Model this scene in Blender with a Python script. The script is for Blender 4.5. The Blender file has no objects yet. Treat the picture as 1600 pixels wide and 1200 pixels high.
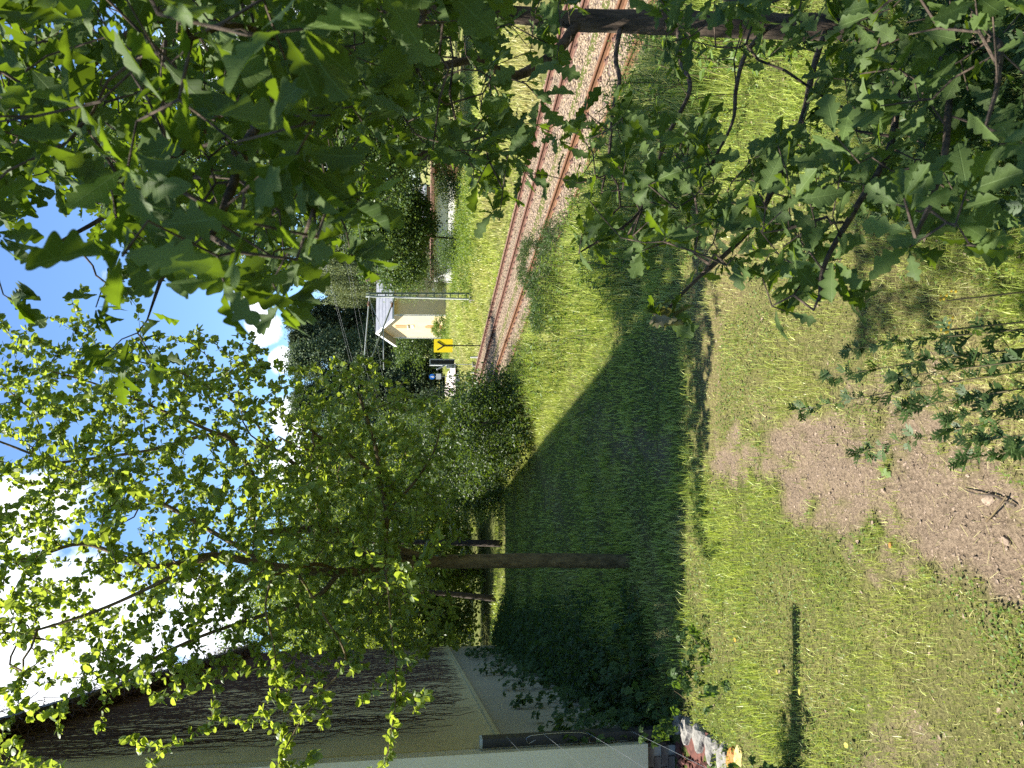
import bpy, math
import numpy as np
from mathutils import Vector, Matrix

rng = np.random.default_rng(7)
scene = bpy.context.scene
COL = scene.collection
PI = math.pi

# ------------------------------------------------------------------ camera
# world: z up, +y along the railway, +x to the right of it. The photographer
# stands on a bank and holds the phone turned on its side, so the camera is rolled.
YAW, PITCH, FPX = math.radians(15.6), math.radians(7.0), 1180.0
F = np.array([math.sin(YAW), math.cos(YAW), 0.0])      # horizontal viewing direction
R = np.array([math.cos(YAW), -math.sin(YAW), 0.0])     # to the right of it
Z = np.array([0, 0, 1.0])
EYE = np.array([0, 0, 3.0])
Fp = F * math.cos(PITCH) - Z * math.sin(PITCH)
Up = Z * math.cos(PITCH) + F * math.sin(PITCH)
cam_d = bpy.data.cameras.new('camera')
cam_d.sensor_fit = 'HORIZONTAL'
cam_d.sensor_width = 36
cam_d.lens = FPX / 1600 * 36
cam_d.clip_start = 0.05
cam_d.clip_end = 2000
cam_d.dof.use_dof = True
cam_d.dof.focus_distance = 9.0
cam_d.dof.aperture_fstop = 7.5
cam = bpy.data.objects.new('camera', cam_d)
COL.objects.link(cam)
cam.matrix_world = Matrix(((-Up[0], R[0], -Fp[0], 0), (-Up[1], R[1], -Fp[1], 0), (-Up[2], R[2], -Fp[2], 3.0), (0, 0, 0, 1)))
scene.camera = cam

# ------------------------------------------------------------------ light
SUN_EL = math.radians(59)
sun_to = -R * math.cos(SUN_EL) + Z * math.sin(SUN_EL)  # towards the sun: left of the picture
sl = bpy.data.lights.new('sun', 'SUN')
sl.energy = 4.6
sl.angle = math.radians(0.55)
sl.color = (1.0, 0.95, 0.86)
sun = bpy.data.objects.new('sun', sl)
COL.objects.link(sun)
sun.location = (-20, 10, 40)
sun.rotation_euler = Vector(-sun_to).to_track_quat('-Z', 'Y').to_euler()

scene.view_settings.view_transform = 'Standard'
scene.view_settings.look = 'None'
scene.view_settings.gamma = 1
scene.view_settings.exposure = 1.8
scene.view_settings.use_curve_mapping = False
scene.cycles.max_bounces = 7
scene.cycles.diffuse_bounces = 3
scene.cycles.transmission_bounces = 5
scene.cycles.glossy_bounces = 2
scene.cycles.use_denoising = False
scene.cycles.caustics_reflective = False
scene.cycles.caustics_refractive = False


def ray(x, y):
    return Fp + (600 - y) / FPX * R + (800 - x) / FPX * Up


def W(x, y, D):
    """world point at ground distance D in the direction of a photo pixel"""
    d = ray(x, y)
    return EYE + d * (D / (d @ F))


def G(x, y, z=0.0):
    d = ray(x, y)
    return EYE + d * ((z - 3.0) / d[2])


class NT:
    def __init__(s, nt):
        s.nt = nt

    def n(s, typ, **kw):
        nd = s.nt.nodes.new(typ)
        for k, v in kw.items():
            if k.startswith('i_'):
                nd.inputs[k[2:].replace('_', ' ')].default_value = v
            else:
                setattr(nd, k, v)
        return nd

    def l(s, a, b):
        s.nt.links.new(a, b)

    def math(s, op, a, b=None, c=None, clamp=False):
        nd = s.nt.nodes.new('ShaderNodeMath')
        nd.operation = op
        nd.use_clamp = clamp
        for i, v in enumerate((a, b, c)):
            if v is None:
                continue
            if isinstance(v, (int, float)):
                nd.inputs[i].default_value = v
            else:
                s.l(v, nd.inputs[i])
        return nd.outputs[0]

    def mix(s, fac, a, b, blend='MIX'):
        nd = s.nt.nodes.new('ShaderNodeMix')
        nd.data_type = 'RGBA'
        nd.blend_type = blend
        for sock, v in ((nd.inputs[0], fac), (nd.inputs[6], a), (nd.inputs[7], b)):
            if isinstance(v, (int, float)):
                sock.default_value = v
            elif isinstance(v, tuple):
                sock.default_value = v if len(v) == 4 else v + (1,)
            else:
                s.l(v, sock)
        return nd.outputs[2]

    def ramp(s, fac, stops):
        nd = s.nt.nodes.new('ShaderNodeValToRGB')
        el = nd.color_ramp.elements
        while len(el) < len(stops):
            el.new(0.5)
        for e, (p, c) in zip(el, stops):
            e.position = p
            e.color = c if len(c) == 4 else tuple(c) + (1,)
        s.l(fac, nd.inputs[0])
        return nd.outputs[0]


# ------------------------------------------------------------------ sky
world = bpy.data.worlds.new('World')
scene.world = world
world.use_nodes = True
t = NT(world.node_tree)
world.node_tree.nodes.clear()
sky = t.n('ShaderNodeTexSky', sky_type='NISHITA', sun_disc=False)
sky.sun_elevation = SUN_EL
sky.sun_rotation = math.atan2(sun_to[0], sun_to[1])
sky.altitude = 300
sky.air_density = 1.0
sky.dust_density = 0.6
sky.ozone_density = 1.4
tc = t.n('ShaderNodeTexCoord')
sep = t.n('ShaderNodeSeparateXYZ')
t.l(tc.outputs['Generated'], sep.inputs[0])
dz = t.math('ADD', t.math('MAXIMUM', sep.outputs[2], 0.0), 0.25)
comb = t.n('ShaderNodeCombineXYZ')
t.l(t.math('DIVIDE', sep.outputs[0], dz), comb.inputs[0])
t.l(t.math('DIVIDE', sep.outputs[1], dz), comb.inputs[1])
nz = t.n('ShaderNodeTexNoise', i_Scale=2.2, i_Detail=9.0, i_Roughness=0.58)
t.l(comb.outputs[0], nz.inputs['Vector'])
nz2 = t.n('ShaderNodeTexNoise', i_Scale=9.0, i_Detail=8.0, i_Roughness=0.6)
t.l(tc.outputs['Generated'], nz2.inputs['Vector'])
# cloud cover: a generic broken field, and a handful of named cumulus banks
field = t.math('MULTIPLY', t.math('SUBTRACT', nz.outputs[0], 0.66), 6.0)
cover = t.math('MINIMUM', field, 1.0)
for px, py, rad in ((10, 1110, 10), (45, 790, 3.2), (392, 470, 1.5), (412, 515, 1.7), (440, 560, 1.2), (455, 650, 1.6), (470, 740, 3.0), (330, 960, 3.5),
                    (380, 30, 5), (130, 1020, 6)):
    d = ray(px, py)
    d = d / np.linalg.norm(d)
    dot = t.n('ShaderNodeVectorMath', operation='DOT_PRODUCT')
    t.l(tc.outputs['Generated'], dot.inputs[0])
    dot.inputs[1].default_value = tuple(d)
    ang = t.math('ARCCOSINE', t.math('MINIMUM', dot.outputs['Value'], 1.0))
    edge = t.math('MULTIPLY', t.math('SUBTRACT', nz2.outputs[0], 0.5), math.radians(rad) * 2.4)
    m = t.math('DIVIDE', t.math('SUBTRACT', math.radians(rad), t.math('ADD', ang, edge)), math.radians(rad) * 0.35)
    cover = t.math('MAXIMUM', cover, m)
cover = t.math('MULTIPLY', t.math('MAXIMUM', t.math('MINIMUM', cover, 1.0), 0.0),
               t.math('MULTIPLY', t.math('ADD', sep.outputs[2], 0.02), 12.0, clamp=True))
cshade = t.ramp(nz2.outputs[0], [(0.35, (6.2, 6.6, 7.4)), (0.65, (9.5, 9.6, 9.8))])
skyc = t.mix(1.0, sky.outputs[0], (0.74, 0.90, 1.06), 'MULTIPLY')
out = t.mix(cover, skyc, cshade)
bg = t.n('ShaderNodeBackground', i_Strength=0.074)
t.l(out, bg.inputs[0])
wo = t.n('ShaderNodeOutputWorld')
t.l(bg.outputs[0], wo.inputs[0])


# ------------------------------------------------------------------ helpers
def smooth(a, b, x):
    u = np.clip((np.asarray(x, float) - a) / (b - a), 0, 1)
    return u * u * (3 - 2 * u)


_nz = {}


def vnoise(x, y, freq, seed=0):
    if seed not in _nz:
        _nz[seed] = np.random.default_rng(1000 + seed).random((257, 257))
    g = _nz[seed]
    x = np.asarray(x, float) * freq
    y = np.asarray(y, float) * freq
    xi = np.floor(x).astype(int)
    yi = np.floor(y).astype(int)
    fx = x - xi
    fy = y - yi
    fx = fx * fx * (3 - 2 * fx)
    fy = fy * fy * (3 - 2 * fy)
    a, b = xi % 256, yi % 256
    return (g[a, b] * (1 - fx) * (1 - fy) + g[a + 1, b] * fx * (1 - fy) + g[a, b + 1] * (1 - fx) * fy + g[a + 1, b + 1] * fx * fy)


def fbm(x, y, freq, seed=0, o=4):
    s, amp, tot = 0, 1.0, 0
    for i in range(o):
        ca, sa = math.cos(0.6 + 1.1 * i + seed), math.sin(0.6 + 1.1 * i + seed)
        s = s + amp * vnoise(x * ca - y * sa + 3.7 * i, x * sa + y * ca - 1.9 * i, freq * 2 ** i, seed + i)
        tot += amp
        amp *= 0.5
    return s / tot


def norm(v):
    return v / np.maximum(np.linalg.norm(v, axis=-1, keepdims=True), 1e-9)


class MB:
    """collects vertices, faces and point attributes; builds ONE mesh"""

    def __init__(s):
        s.v, s.f, s.n, s.at = [], [], 0, {}

    def add(s, V, *Fs, **attrs):
        V = np.asarray(V, float).reshape(-1, 3)
        for Fa in Fs:
            Fa = np.asarray(Fa, int)
            if len(Fa):
                s.f.append(Fa + s.n)
        for k in set(list(attrs) + list(s.at)):
            lst = s.at.setdefault(k, [])
            have = sum(len(a) for a in lst)
            if have < s.n:
                lst.append(np.zeros(s.n - have))
            val = attrs.get(k, 0.0)
            lst.append(np.broadcast_to(np.asarray(val, float), (len(V),)).copy())
        s.v.append(V)
        s.n += len(V)
        return s

    def mesh(s, name, mat, smooth_shade=False):
        me = bpy.data.meshes.new(name)
        V = np.concatenate(s.v) if s.v else np.zeros((0, 3))
        me.vertices.add(len(V))
        me.vertices.foreach_set('co', V.astype(np.float32).ravel())
        tot = np.concatenate([np.full(len(a), a.shape[1]) for a in s.f])
        idx = np.concatenate([a.ravel() for a in s.f])
        me.loops.add(len(idx))
        me.loops.foreach_set('vertex_index', idx.astype(np.int32))
        me.polygons.add(len(tot))
        st = np.concatenate([[0], np.cumsum(tot)[:-1]])
        me.polygons.foreach_set('loop_start', st.astype(np.int32))
        me.polygons.foreach_set('loop_total', tot.astype(np.int32))
        me.polygons.foreach_set('use_smooth', np.full(len(tot), smooth_shade))
        me.update(calc_edges=True)
        for k, lst in s.at.items():
            a = me.attributes.new(k, 'FLOAT', 'POINT')
            a.data.foreach_set('value', np.concatenate(lst).astype(np.float32))
        if mat is not None:
            me.materials.append(mat)
        return me

    def build(s, name, mat, parent=None, smooth_shade=False, **kw):
        return link(name, s.mesh(name, mat, smooth_shade), parent, **kw)


ORIG = {}


def link(name, me, parent=None, at=None, **kw):
    """link a mesh object; its geometry is in world coordinates unless 'at' says where its own origin stands"""
    o = bpy.data.objects.new(name, me)
    COL.objects.link(o)
    w = np.zeros(3) if at is None else np.asarray(at, float)
    if parent is not None:
        o.parent = parent
        o.location = tuple(w - ORIG[parent.name])
    else:
        o.location = tuple(w)
    ORIG[o.name] = w
    for k, v in kw.items():
        o[k] = v
    return o


def thing(name, label, cat, loc, group=None):
    o = bpy.data.objects.new(name, None)
    COL.objects.link(o)
    o.empty_display_size = 0.2
    o.location = tuple(loc)
    ORIG[o.name] = np.asarray(loc, float)
    o['label'] = label
    o['category'] = cat
    if group:
        o['group'] = group
    return o


def tag(o, label, cat, group=None):
    o['label'] = label
    o['category'] = cat
    if group:
        o['group'] = group
    return o


BOXF = np.array([[0, 3, 2, 1], [4, 5, 6, 7], [0, 1, 5, 4], [1, 2, 6, 5], [2, 3, 7, 6], [3, 0, 4, 7]])


def box(c, s, rz=0.0, bev=0.0):
    """box centred at c with full size s; bev tapers the top a little"""
    hx, hy, hz = np.asarray(s, float) / 2
    b = bev
    V = np.array([[-hx, -hy, -hz], [hx, -hy, -hz], [hx, hy, -hz], [-hx, hy, -hz],
                  [-hx + b, -hy + b, hz], [hx - b, -hy + b, hz], [hx - b, hy - b, hz], [-hx + b, hy - b, hz]])
    ca, sa = math.cos(rz), math.sin(rz)
    V = V @ np.array([[ca, sa, 0], [-sa, ca, 0], [0, 0, 1]])
    return V + np.asarray(c, float), BOXF


def frames(T):
    """parallel transported frames for a polyline's tangents"""
    ref = np.array([0, 0, 1.0]) if abs(T[0][2]) < 0.9 else np.array([1.0, 0, 0])
    N = np.zeros_like(T)
    n = ref - T[0] * (ref @ T[0])
    n /= np.linalg.norm(n)
    for i, tt in enumerate(T):
        n = n - tt * (n @ tt)
        l = np.linalg.norm(n)
        if l < 1e-6:
            n = np.array([1.0, 0, 0]) if abs(tt[0]) < 0.9 else np.array([0, 1.0, 0])
            n = n - tt * (n @ tt)
            l = np.linalg.norm(n)
        n = n / l
        N[i] = n
    return N, np.cross(T, N)


def tube(P, r, k=6, cap=True):
    P = np.asarray(P, float)
    n = len(P)
    r = np.broadcast_to(np.asarray(r, float), (n,))
    T = norm(np.gradient(P, axis=0))
    N, B = frames(T)
    a = np.arange(k) * 2 * PI / k
    V = P[:, None] + r[:, None, None] * (np.cos(a)[None, :, None] * N[:, None] + np.sin(a)[None, :, None] * B[:, None])
    V = V.reshape(-1, 3)
    i = np.arange(n - 1)[:, None] * k
    j = np.arange(k)[None]
    j2 = (j + 1) % k
    Q = np.stack([i + j, i + j2, i + k + j2, i + k + j], -1).reshape(-1, 4)
    if cap:
        V = np.concatenate([V, P[:1], P[-1:]])
        c0, c1 = n * k, n * k + 1
        jj = np.arange(k)
        Tt = np.concatenate([np.stack([np.full(k, c0), (jj + 1) % k, jj], -1),
                             np.stack([np.full(k, c1), (n - 1) * k + jj, (n - 1) * k + (jj + 1) % k], -1)])
        return V, Q, Tt
    return V, Q


def spline(P, m):
    """Catmull-Rom through P (any columns), m points per span"""
    P = np.asarray(P, float)
    Q = np.concatenate([[2 * P[0] - P[1]], P, [2 * P[-1] - P[-2]]])
    o = []
    for i in range(1, len(Q) - 2):
        p0, p1, p2, p3 = Q[i - 1:i + 3]
        for u in np.arange(m) / m:
            o.append(0.5 * ((2 * p1) + (-p0 + p2) * u + (2 * p0 - 5 * p1 + 4 * p2 - p3) * u * u + (-p0 + 3 * p1 - 3 * p2 + p3) * u ** 3))
    o.append(P[-1])
    return np.array(o)


def scatter(mb, tpl, P, d, n, s, tint, **extra):
    """copies of a leaf-like template (V, faces...) placed at P along axis d with normal n and scale s"""
    TV, TF = tpl[0], tpl[1:]
    m, k = len(P), len(TV)
    d = norm(d)
    n = norm(n - d * np.sum(n * d, -1, keepdims=True))
    x = np.cross(d, n)
    s = np.broadcast_to(np.asarray(s, float), (m,))
    V = P[:, None] + s[:, None, None] * (TV[None, :, 0:1] * x[:, None] + TV[None, :, 1:2] * d[:, None] + TV[None, :, 2:3] * n[:, None])
    off = (np.arange(m) * k)[:, None, None]
    at = {'tint': np.repeat(np.broadcast_to(tint, (m,)), k)}
    for a, v in extra.items():
        v = np.asarray(v, float)
        at[a] = np.tile(v, m) if len(v) == k and len(v) != m else np.repeat(v, k)
    mb.add(V.reshape(-1, 3), *[(off + np.asarray(f)[None]).reshape(-1, np.asarray(f).shape[1]) for f in TF], **at)


def rdir(m, g=rng):
    return norm(g.normal(size=(m, 3)))


# ------------------------------------------------------------------ materials
def new_mat(name):
    m = bpy.data.materials.new(name)
    m.use_nodes = True
    m.node_tree.nodes.clear()
    return m, NT(m.node_tree)


def out_surf(t, sh):
    o = t.n('ShaderNodeOutputMaterial')
    t.l(sh, o.inputs[0])


def leaf_mat(name, c1, c2, tr, tf=0.45, rough=0.5, spec=0.3, veins=False, attr='tint'):
    m, t = new_mat(name)
    at = t.n('ShaderNodeAttribute', attribute_name=attr)
    oi = t.n('ShaderNodeObjectInfo')
    tint = t.math('FRACT', t.math('ADD', at.outputs['Fac'], oi.outputs['Random']))
    col = t.mix(tint, c1, c2)
    trc = t.mix(tint, tuple(0.75 * v for v in tr), tuple(min(1.25 * v, 1) for v in tr))
    geo = t.n('ShaderNodeNewGeometry')
    back = t.math('MULTIPLY', geo.outputs['Backfacing'], 0.35)
    col = t.mix(back, col, tuple(min(1, v * 1.5 + 0.03) for v in c2))
    if veins:
        ax = t.n('ShaderNodeAttribute', attribute_name='lx')
        ay = t.n('ShaderNodeAttribute', attribute_name='ly')
        lx = t.math('ABSOLUTE', ax.outputs['Fac'])
        mid = t.math('SUBTRACT', 1.0, t.math('DIVIDE', lx, 0.016), clamp=True)
        ph = t.math('FRACT', t.math('MULTIPLY', t.math('SUBTRACT', ay.outputs['Fac'], t.math('MULTIPLY', lx, 0.75)), 8.0))
        side = t.math('SUBTRACT', 1.0, t.math('DIVIDE', t.math('ABSOLUTE', t.math('SUBTRACT', ph, 0.5)), 0.07), clamp=True)
        v = t.math('MAXIMUM', mid, t.math('MULTIPLY', side, 0.55), clamp=True)
        col = t.mix(t.math('MULTIPLY', v, 0.6), col, tuple(min(1, q * 2.2 + 0.03) for q in c2))
        trc = t.mix(t.math('MULTIPLY', v, 0.45), trc, tuple(q * 0.5 for q in tr))
        nzl = t.n('ShaderNodeTexNoise', i_Scale=38.0, i_Detail=3.0)
        cb = t.n('ShaderNodeCombineXYZ')
        t.l(ax.outputs['Fac'], cb.inputs[0]); t.l(ay.outputs['Fac'], cb.inputs[1]); t.l(tint, cb.inputs[2])
        t.l(cb.outputs[0], nzl.inputs['Vector'])
        col = t.mix(t.math('MULTIPLY', t.math('SUBTRACT', nzl.outputs[0], 0.45), 1.2, clamp=True), col, tuple(q * 0.6 for q in c1))
    p = t.n('ShaderNodeBsdfPrincipled', i_Roughness=rough)
    p.inputs['Specular IOR Level'].default_value = spec
    t.l(col, p.inputs['Base Color'])
    if veins:
        b = t.n('ShaderNodeBump', i_Strength=0.35, i_Distance=0.004)
        t.l(v, b.inputs['Height'])
        t.l(b.outputs[0], p.inputs['Normal'])
    tl = t.n('ShaderNodeBsdfTranslucent')
    t.l(trc, tl.inputs['Color'])
    ms = t.n('ShaderNodeMixShader')
    ms.inputs[0].default_value = tf
    t.l(p.outputs[0], ms.inputs[1])
    t.l(tl.outputs[0], ms.inputs[2])
    out_surf(t, ms.outputs[0])
    return m


def simple_mat(name, c1, c2=None, scale=6.0, rough=0.8, bump=0.0, bscale=40.0, metal=0.0, stretch=None, spec=0.3, lo=0.35, hi=0.65):
    m, t = new_mat(name)
    tc = t.n('ShaderNodeTexCoord')
    vec = tc.outputs['Object']
    if stretch:
        mp = t.n('ShaderNodeMapping')
        mp.inputs['Scale'].default_value = stretch
        t.l(vec, mp.inputs[0])
        vec = mp.outputs[0]
    nz = t.n('ShaderNodeTexNoise', i_Scale=scale, i_Detail=6.0, i_Roughness=0.6)
    t.l(vec, nz.inputs['Vector'])
    col = t.ramp(nz.outputs[0], [(lo, c1), (hi, c2 or c1)])
    p = t.n('ShaderNodeBsdfPrincipled', i_Roughness=rough, i_Metallic=metal)
    p.inputs['Specular IOR Level'].default_value = spec
    t.l(col, p.inputs['Base Color'])
    if bump:
        n2 = t.n('ShaderNodeTexNoise', i_Scale=bscale, i_Detail=5.0)
        t.l(vec, n2.inputs['Vector'])
        b = t.n('ShaderNodeBump', i_Strength=bump, i_Distance=0.02)
        t.l(n2.outputs[0], b.inputs['Height'])
        t.l(b.outputs[0], p.inputs['Normal'])
    out_surf(t, p.outputs[0])
    return m


M = {}
M['apple_leaf'] = leaf_mat('apple_leaf', (0.085, 0.13, 0.026), (0.14, 0.19, 0.046), (0.36, 0.45, 0.04), 0.5, 0.42, 0.3)
M['oak_leaf'] = leaf_mat('oak_leaf', (0.040, 0.070, 0.014), (0.070, 0.108, 0.026), (0.15, 0.23, 0.010), 0.42, 0.55, 0.2, veins=True)
M['oak_young'] = leaf_mat('oak_young', (0.075, 0.09, 0.03), (0.13, 0.10, 0.05), (0.16, 0.16, 0.03), 0.35, 0.45, 0.4, veins=True)
M['creeper_leaf'] = leaf_mat('creeper_leaf', (0.03, 0.062, 0.014), (0.052, 0.09, 0.02), (0.14, 0.23, 0.02), 0.35, 0.5, 0.18)
M['shrub_leaf'] = leaf_mat('shrub_leaf', (0.03, 0.055, 0.014), (0.05, 0.085, 0.02), (0.13, 0.2, 0.015), 0.35, 0.45, 0.4)
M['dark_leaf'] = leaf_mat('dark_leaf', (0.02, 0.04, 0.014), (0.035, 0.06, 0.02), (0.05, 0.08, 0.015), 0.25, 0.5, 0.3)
M['mid_leaf'] = leaf_mat('mid_leaf', (0.045, 0.085, 0.02), (0.075, 0.125, 0.03), (0.15, 0.22, 0.03), 0.4, 0.45, 0.4)
M['bright_leaf'] = leaf_mat('bright_leaf', (0.08, 0.12, 0.02), (0.13, 0.17, 0.03), (0.30, 0.38, 0.03), 0.45, 0.5, 0.3)
M['blue_needle'] = leaf_mat('blue_needle', (0.07, 0.105, 0.05), (0.105, 0.145, 0.07), (0.12, 0.165, 0.05), 0.3, 0.55, 0.3)
M['pine_needle'] = leaf_mat('pine_needle', (0.036, 0.054, 0.024), (0.058, 0.08, 0.034), (0.06, 0.085, 0.02), 0.15, 0.6, 0.2)
M['birch_leaf'] = leaf_mat('birch_leaf', (0.11, 0.14, 0.055), (0.16, 0.19, 0.08), (0.26, 0.30, 0.08), 0.35, 0.5, 0.3)
M['mugwort_leaf'] = leaf_mat('mugwort_leaf', (0.04, 0.075, 0.02), (0.06, 0.10, 0.028), (0.10, 0.17, 0.02), 0.35, 0.5, 0.3)
M['weed_leaf'] = leaf_mat('weed_leaf', (0.07, 0.12, 0.02), (0.11, 0.17, 0.03), (0.25, 0.34, 0.03), 0.4, 0.5, 0.3)
M['yellow_petal'] = leaf_mat('yellow_petal', (0.28, 0.2, 0.015), (0.33, 0.24, 0.02), (0.3, 0.22, 0.015), 0.3, 0.6, 0.2)
M['orange_leaf'] = leaf_mat('orange_leaf', (0.35, 0.17, 0.03), (0.42, 0.24, 0.04), (0.5, 0.3, 0.03), 0.4, 0.5, 0.2)
M['yellow_leaf'] = leaf_mat('yellow_leaf', (0.32, 0.29, 0.06), (0.4, 0.34, 0.08), (0.4, 0.36, 0.05), 0.3, 0.5, 0.2)
M['apple_bark'] = simple_mat('apple_bark', (0.06, 0.044, 0.02), (0.16, 0.115, 0.052), 16, 0.9, 0.9, 50, stretch=(1, 1, 0.45))
M['oak_bark'] = simple_mat('oak_bark', (0.022, 0.016, 0.012), (0.10, 0.072, 0.05), 22, 0.9, 1.0, 45, stretch=(1, 1, 0.22))
M['far_bark'] = simple_mat('far_bark', (0.04, 0.03, 0.025), (0.09, 0.07, 0.055), 6, 0.9)
M['birch_bark'] = simple_mat('birch_bark', (0.08, 0.07, 0.06), (0.42, 0.40, 0.37), 5, 0.8)
M['vine_stem'] = simple_mat('vine_stem', (0.045, 0.026, 0.020), (0.10, 0.062, 0.048), 14, 0.85)
M['creeper_stem'] = simple_mat('creeper_stem', (0.08, 0.05, 0.03), (0.12, 0.09, 0.04), 14, 0.8)
M['weed_stem'] = simple_mat('weed_stem', (0.06, 0.05, 0.025), (0.11, 0.09, 0.035), 14, 0.7)
M['plaster_upper'] = simple_mat('plaster_upper', (0.46, 0.39, 0.19), (0.52, 0.445, 0.23), 1.1, 0.9, 0.12, 120)
M['plaster_base'] = simple_mat('plaster_base', (0.33, 0.285, 0.18), (0.37, 0.32, 0.21), 1.0, 0.9, 0.15, 120)
M['plaster_rough'] = simple_mat('plaster_rough', (0.56, 0.51, 0.34), (0.64, 0.58, 0.40), 1.4, 0.95, 0.9, 90)
M['plinth_tile'] = simple_mat('plinth_tile', (0.07, 0.05, 0.038), (0.15, 0.115, 0.085), 9, 0.7, 0.4, 50)
M['mortar'] = simple_mat('mortar', (0.22, 0.2, 0.17), (0.32, 0.3, 0.26), 8, 0.95)
M['roof_tile'] = simple_mat('roof_tile', (0.10, 0.07, 0.06), (0.17, 0.11, 0.09), 5, 0.9)
M['dark_steel'] = simple_mat('dark_steel', (0.022, 0.023, 0.026), (0.035, 0.035, 0.038), 4, 0.5, spec=0.4)
M['wire'] = simple_mat('wire', (0.5, 0.5, 0.48), None, 4, 0.35, metal=0.8)
M['wire_dull'] = simple_mat('wire_dull', (0.13, 0.14, 0.13), None, 4, 0.6)
M['stone_grey'] = simple_mat('stone_grey', (0.12, 0.115, 0.10), (0.25, 0.235, 0.21), 10, 0.9, 0.6, 35)
M['stone_orange'] = simple_mat('stone_orange', (0.30, 0.11, 0.03), (0.40, 0.17, 0.045), 9, 0.85, 0.7, 30)
M['stone_yellow'] = simple_mat('stone_yellow', (0.33, 0.25, 0.08), (0.42, 0.35, 0.16), 9, 0.9, 0.6, 30)
M['mulch'] = simple_mat('mulch', (0.05, 0.018, 0.014), (0.13, 0.05, 0.036), 18, 0.9)
M['rust'] = simple_mat('rust', (0.10, 0.052, 0.038), (0.17, 0.09, 0.062), 7, 0.75)
M['rust_orange'] = simple_mat('rust_orange', (0.115, 0.058, 0.032), (0.175, 0.09, 0.048), 7, 0.8)
M['sleeper'] = simple_mat('sleeper', (0.14, 0.105, 0.08), (0.24, 0.18, 0.14), 8, 0.9)
M['fastener'] = simple_mat('fastener', (0.09, 0.05, 0.04), (0.14, 0.08, 0.06), 8, 0.8)
M['house_yellow'] = simple_mat('house_yellow', (0.56, 0.43, 0.24), (0.62, 0.48, 0.28), 0.6, 0.9)  # the house's own yellow, the same on all its walls
M['house_trim'] = simple_mat('house_trim', (0.62, 0.59, 0.50), (0.68, 0.65, 0.57), 2, 0.8)
M['blind_window'] = simple_mat('blind_window', (0.42, 0.20, 0.09), (0.5, 0.26, 0.12), 2, 0.8)
M['roof_grey'] = simple_mat('roof_grey', (0.16, 0.165, 0.18), (0.21, 0.215, 0.23), 1.2, 0.6)
M['chimney'] = simple_mat('chimney', (0.09, 0.05, 0.045), (0.14, 0.075, 0.06), 6, 0.9)
M['white_paint'] = simple_mat('white_paint', (0.72, 0.72, 0.72), (0.8, 0.8, 0.79), 3, 0.6)
M['shed_wall'] = simple_mat('shed_wall', (0.66, 0.66, 0.66), (0.78, 0.78, 0.77), 2.2, 0.7, stretch=(0.4, 0.4, 3))
M['brown_wood'] = simple_mat('brown_wood', (0.13, 0.07, 0.045), (0.2, 0.11, 0.07), 5, 0.7)
M['galv'] = simple_mat('galv', (0.34, 0.36, 0.33), (0.46, 0.48, 0.44), 4, 0.5, metal=0.2)
M['mast_green'] = simple_mat('mast_green', (0.13, 0.16, 0.11), (0.2, 0.23, 0.16), 3, 0.6)
M['sign_yellow'] = simple_mat('sign_yellow', (0.80, 0.62, 0.015), (0.86, 0.68, 0.02), 2, 0.5)
M['black'] = simple_mat('black', (0.015, 0.015, 0.016), None, 2, 0.5)
M['panel_grey'] = simple_mat('panel_grey', (0.42, 0.44, 0.45), (0.5, 0.52, 0.52), 3, 0.5)
M['sign_blue'] = simple_mat('sign_blue', (0.02, 0.16, 0.6), (0.03, 0.2, 0.66), 3, 0.35)
M['paving'] = simple_mat('paving', (0.44, 0.37, 0.33), (0.52, 0.45, 0.40), 3, 0.9)
M['dirt_stick'] = simple_mat('dirt_stick', (0.05, 0.038, 0.03), (0.09, 0.07, 0.05), 14, 0.9)
M['dirt_clod'] = simple_mat('dirt_clod', (0.15, 0.11, 0.08), (0.29, 0.22, 0.158), 30, 0.95)
M['ballast_stone'] = simple_mat('ballast_stone', (0.13, 0.094, 0.058), (0.36, 0.277, 0.185), 19, 0.95)
M['apple_skin'] = simple_mat('apple_skin', (0.25, 0.34, 0.05), (0.36, 0.42, 0.08), 8, 0.35)


def grass_mat():
    m, t = new_mat('grass_blade')
    dry = t.n('ShaderNodeAttribute', attribute_name='dry').outputs['Fac']
    tint = t.n('ShaderNodeAttribute', attribute_name='tint').outputs['Fac']
    g = t.mix(tint, (0.15, 0.215, 0.024), (0.55, 0.63, 0.15))
    s = t.mix(tint, (0.30, 0.27, 0.10), (0.64, 0.58, 0.29))
    col = t.mix(dry, g, s)
    tr = t.mix(dry, (0.50, 0.58, 0.08), (0.56, 0.52, 0.22))
    p = t.n('ShaderNodeBsdfPrincipled', i_Roughness=0.4)
    p.inputs['Specular IOR Level'].default_value = 0.45
    t.l(col, p.inputs['Base Color'])
    tl = t.n('ShaderNodeBsdfTranslucent')
    t.l(tr, tl.inputs[0])
    ms = t.n('ShaderNodeMixShader')
    ms.inputs[0].default_value = 0.40
    t.l(p.outputs[0], ms.inputs[1])
    t.l(tl.outputs[0], ms.inputs[2])
    out_surf(t, ms.outputs[0])
    return m


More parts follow.
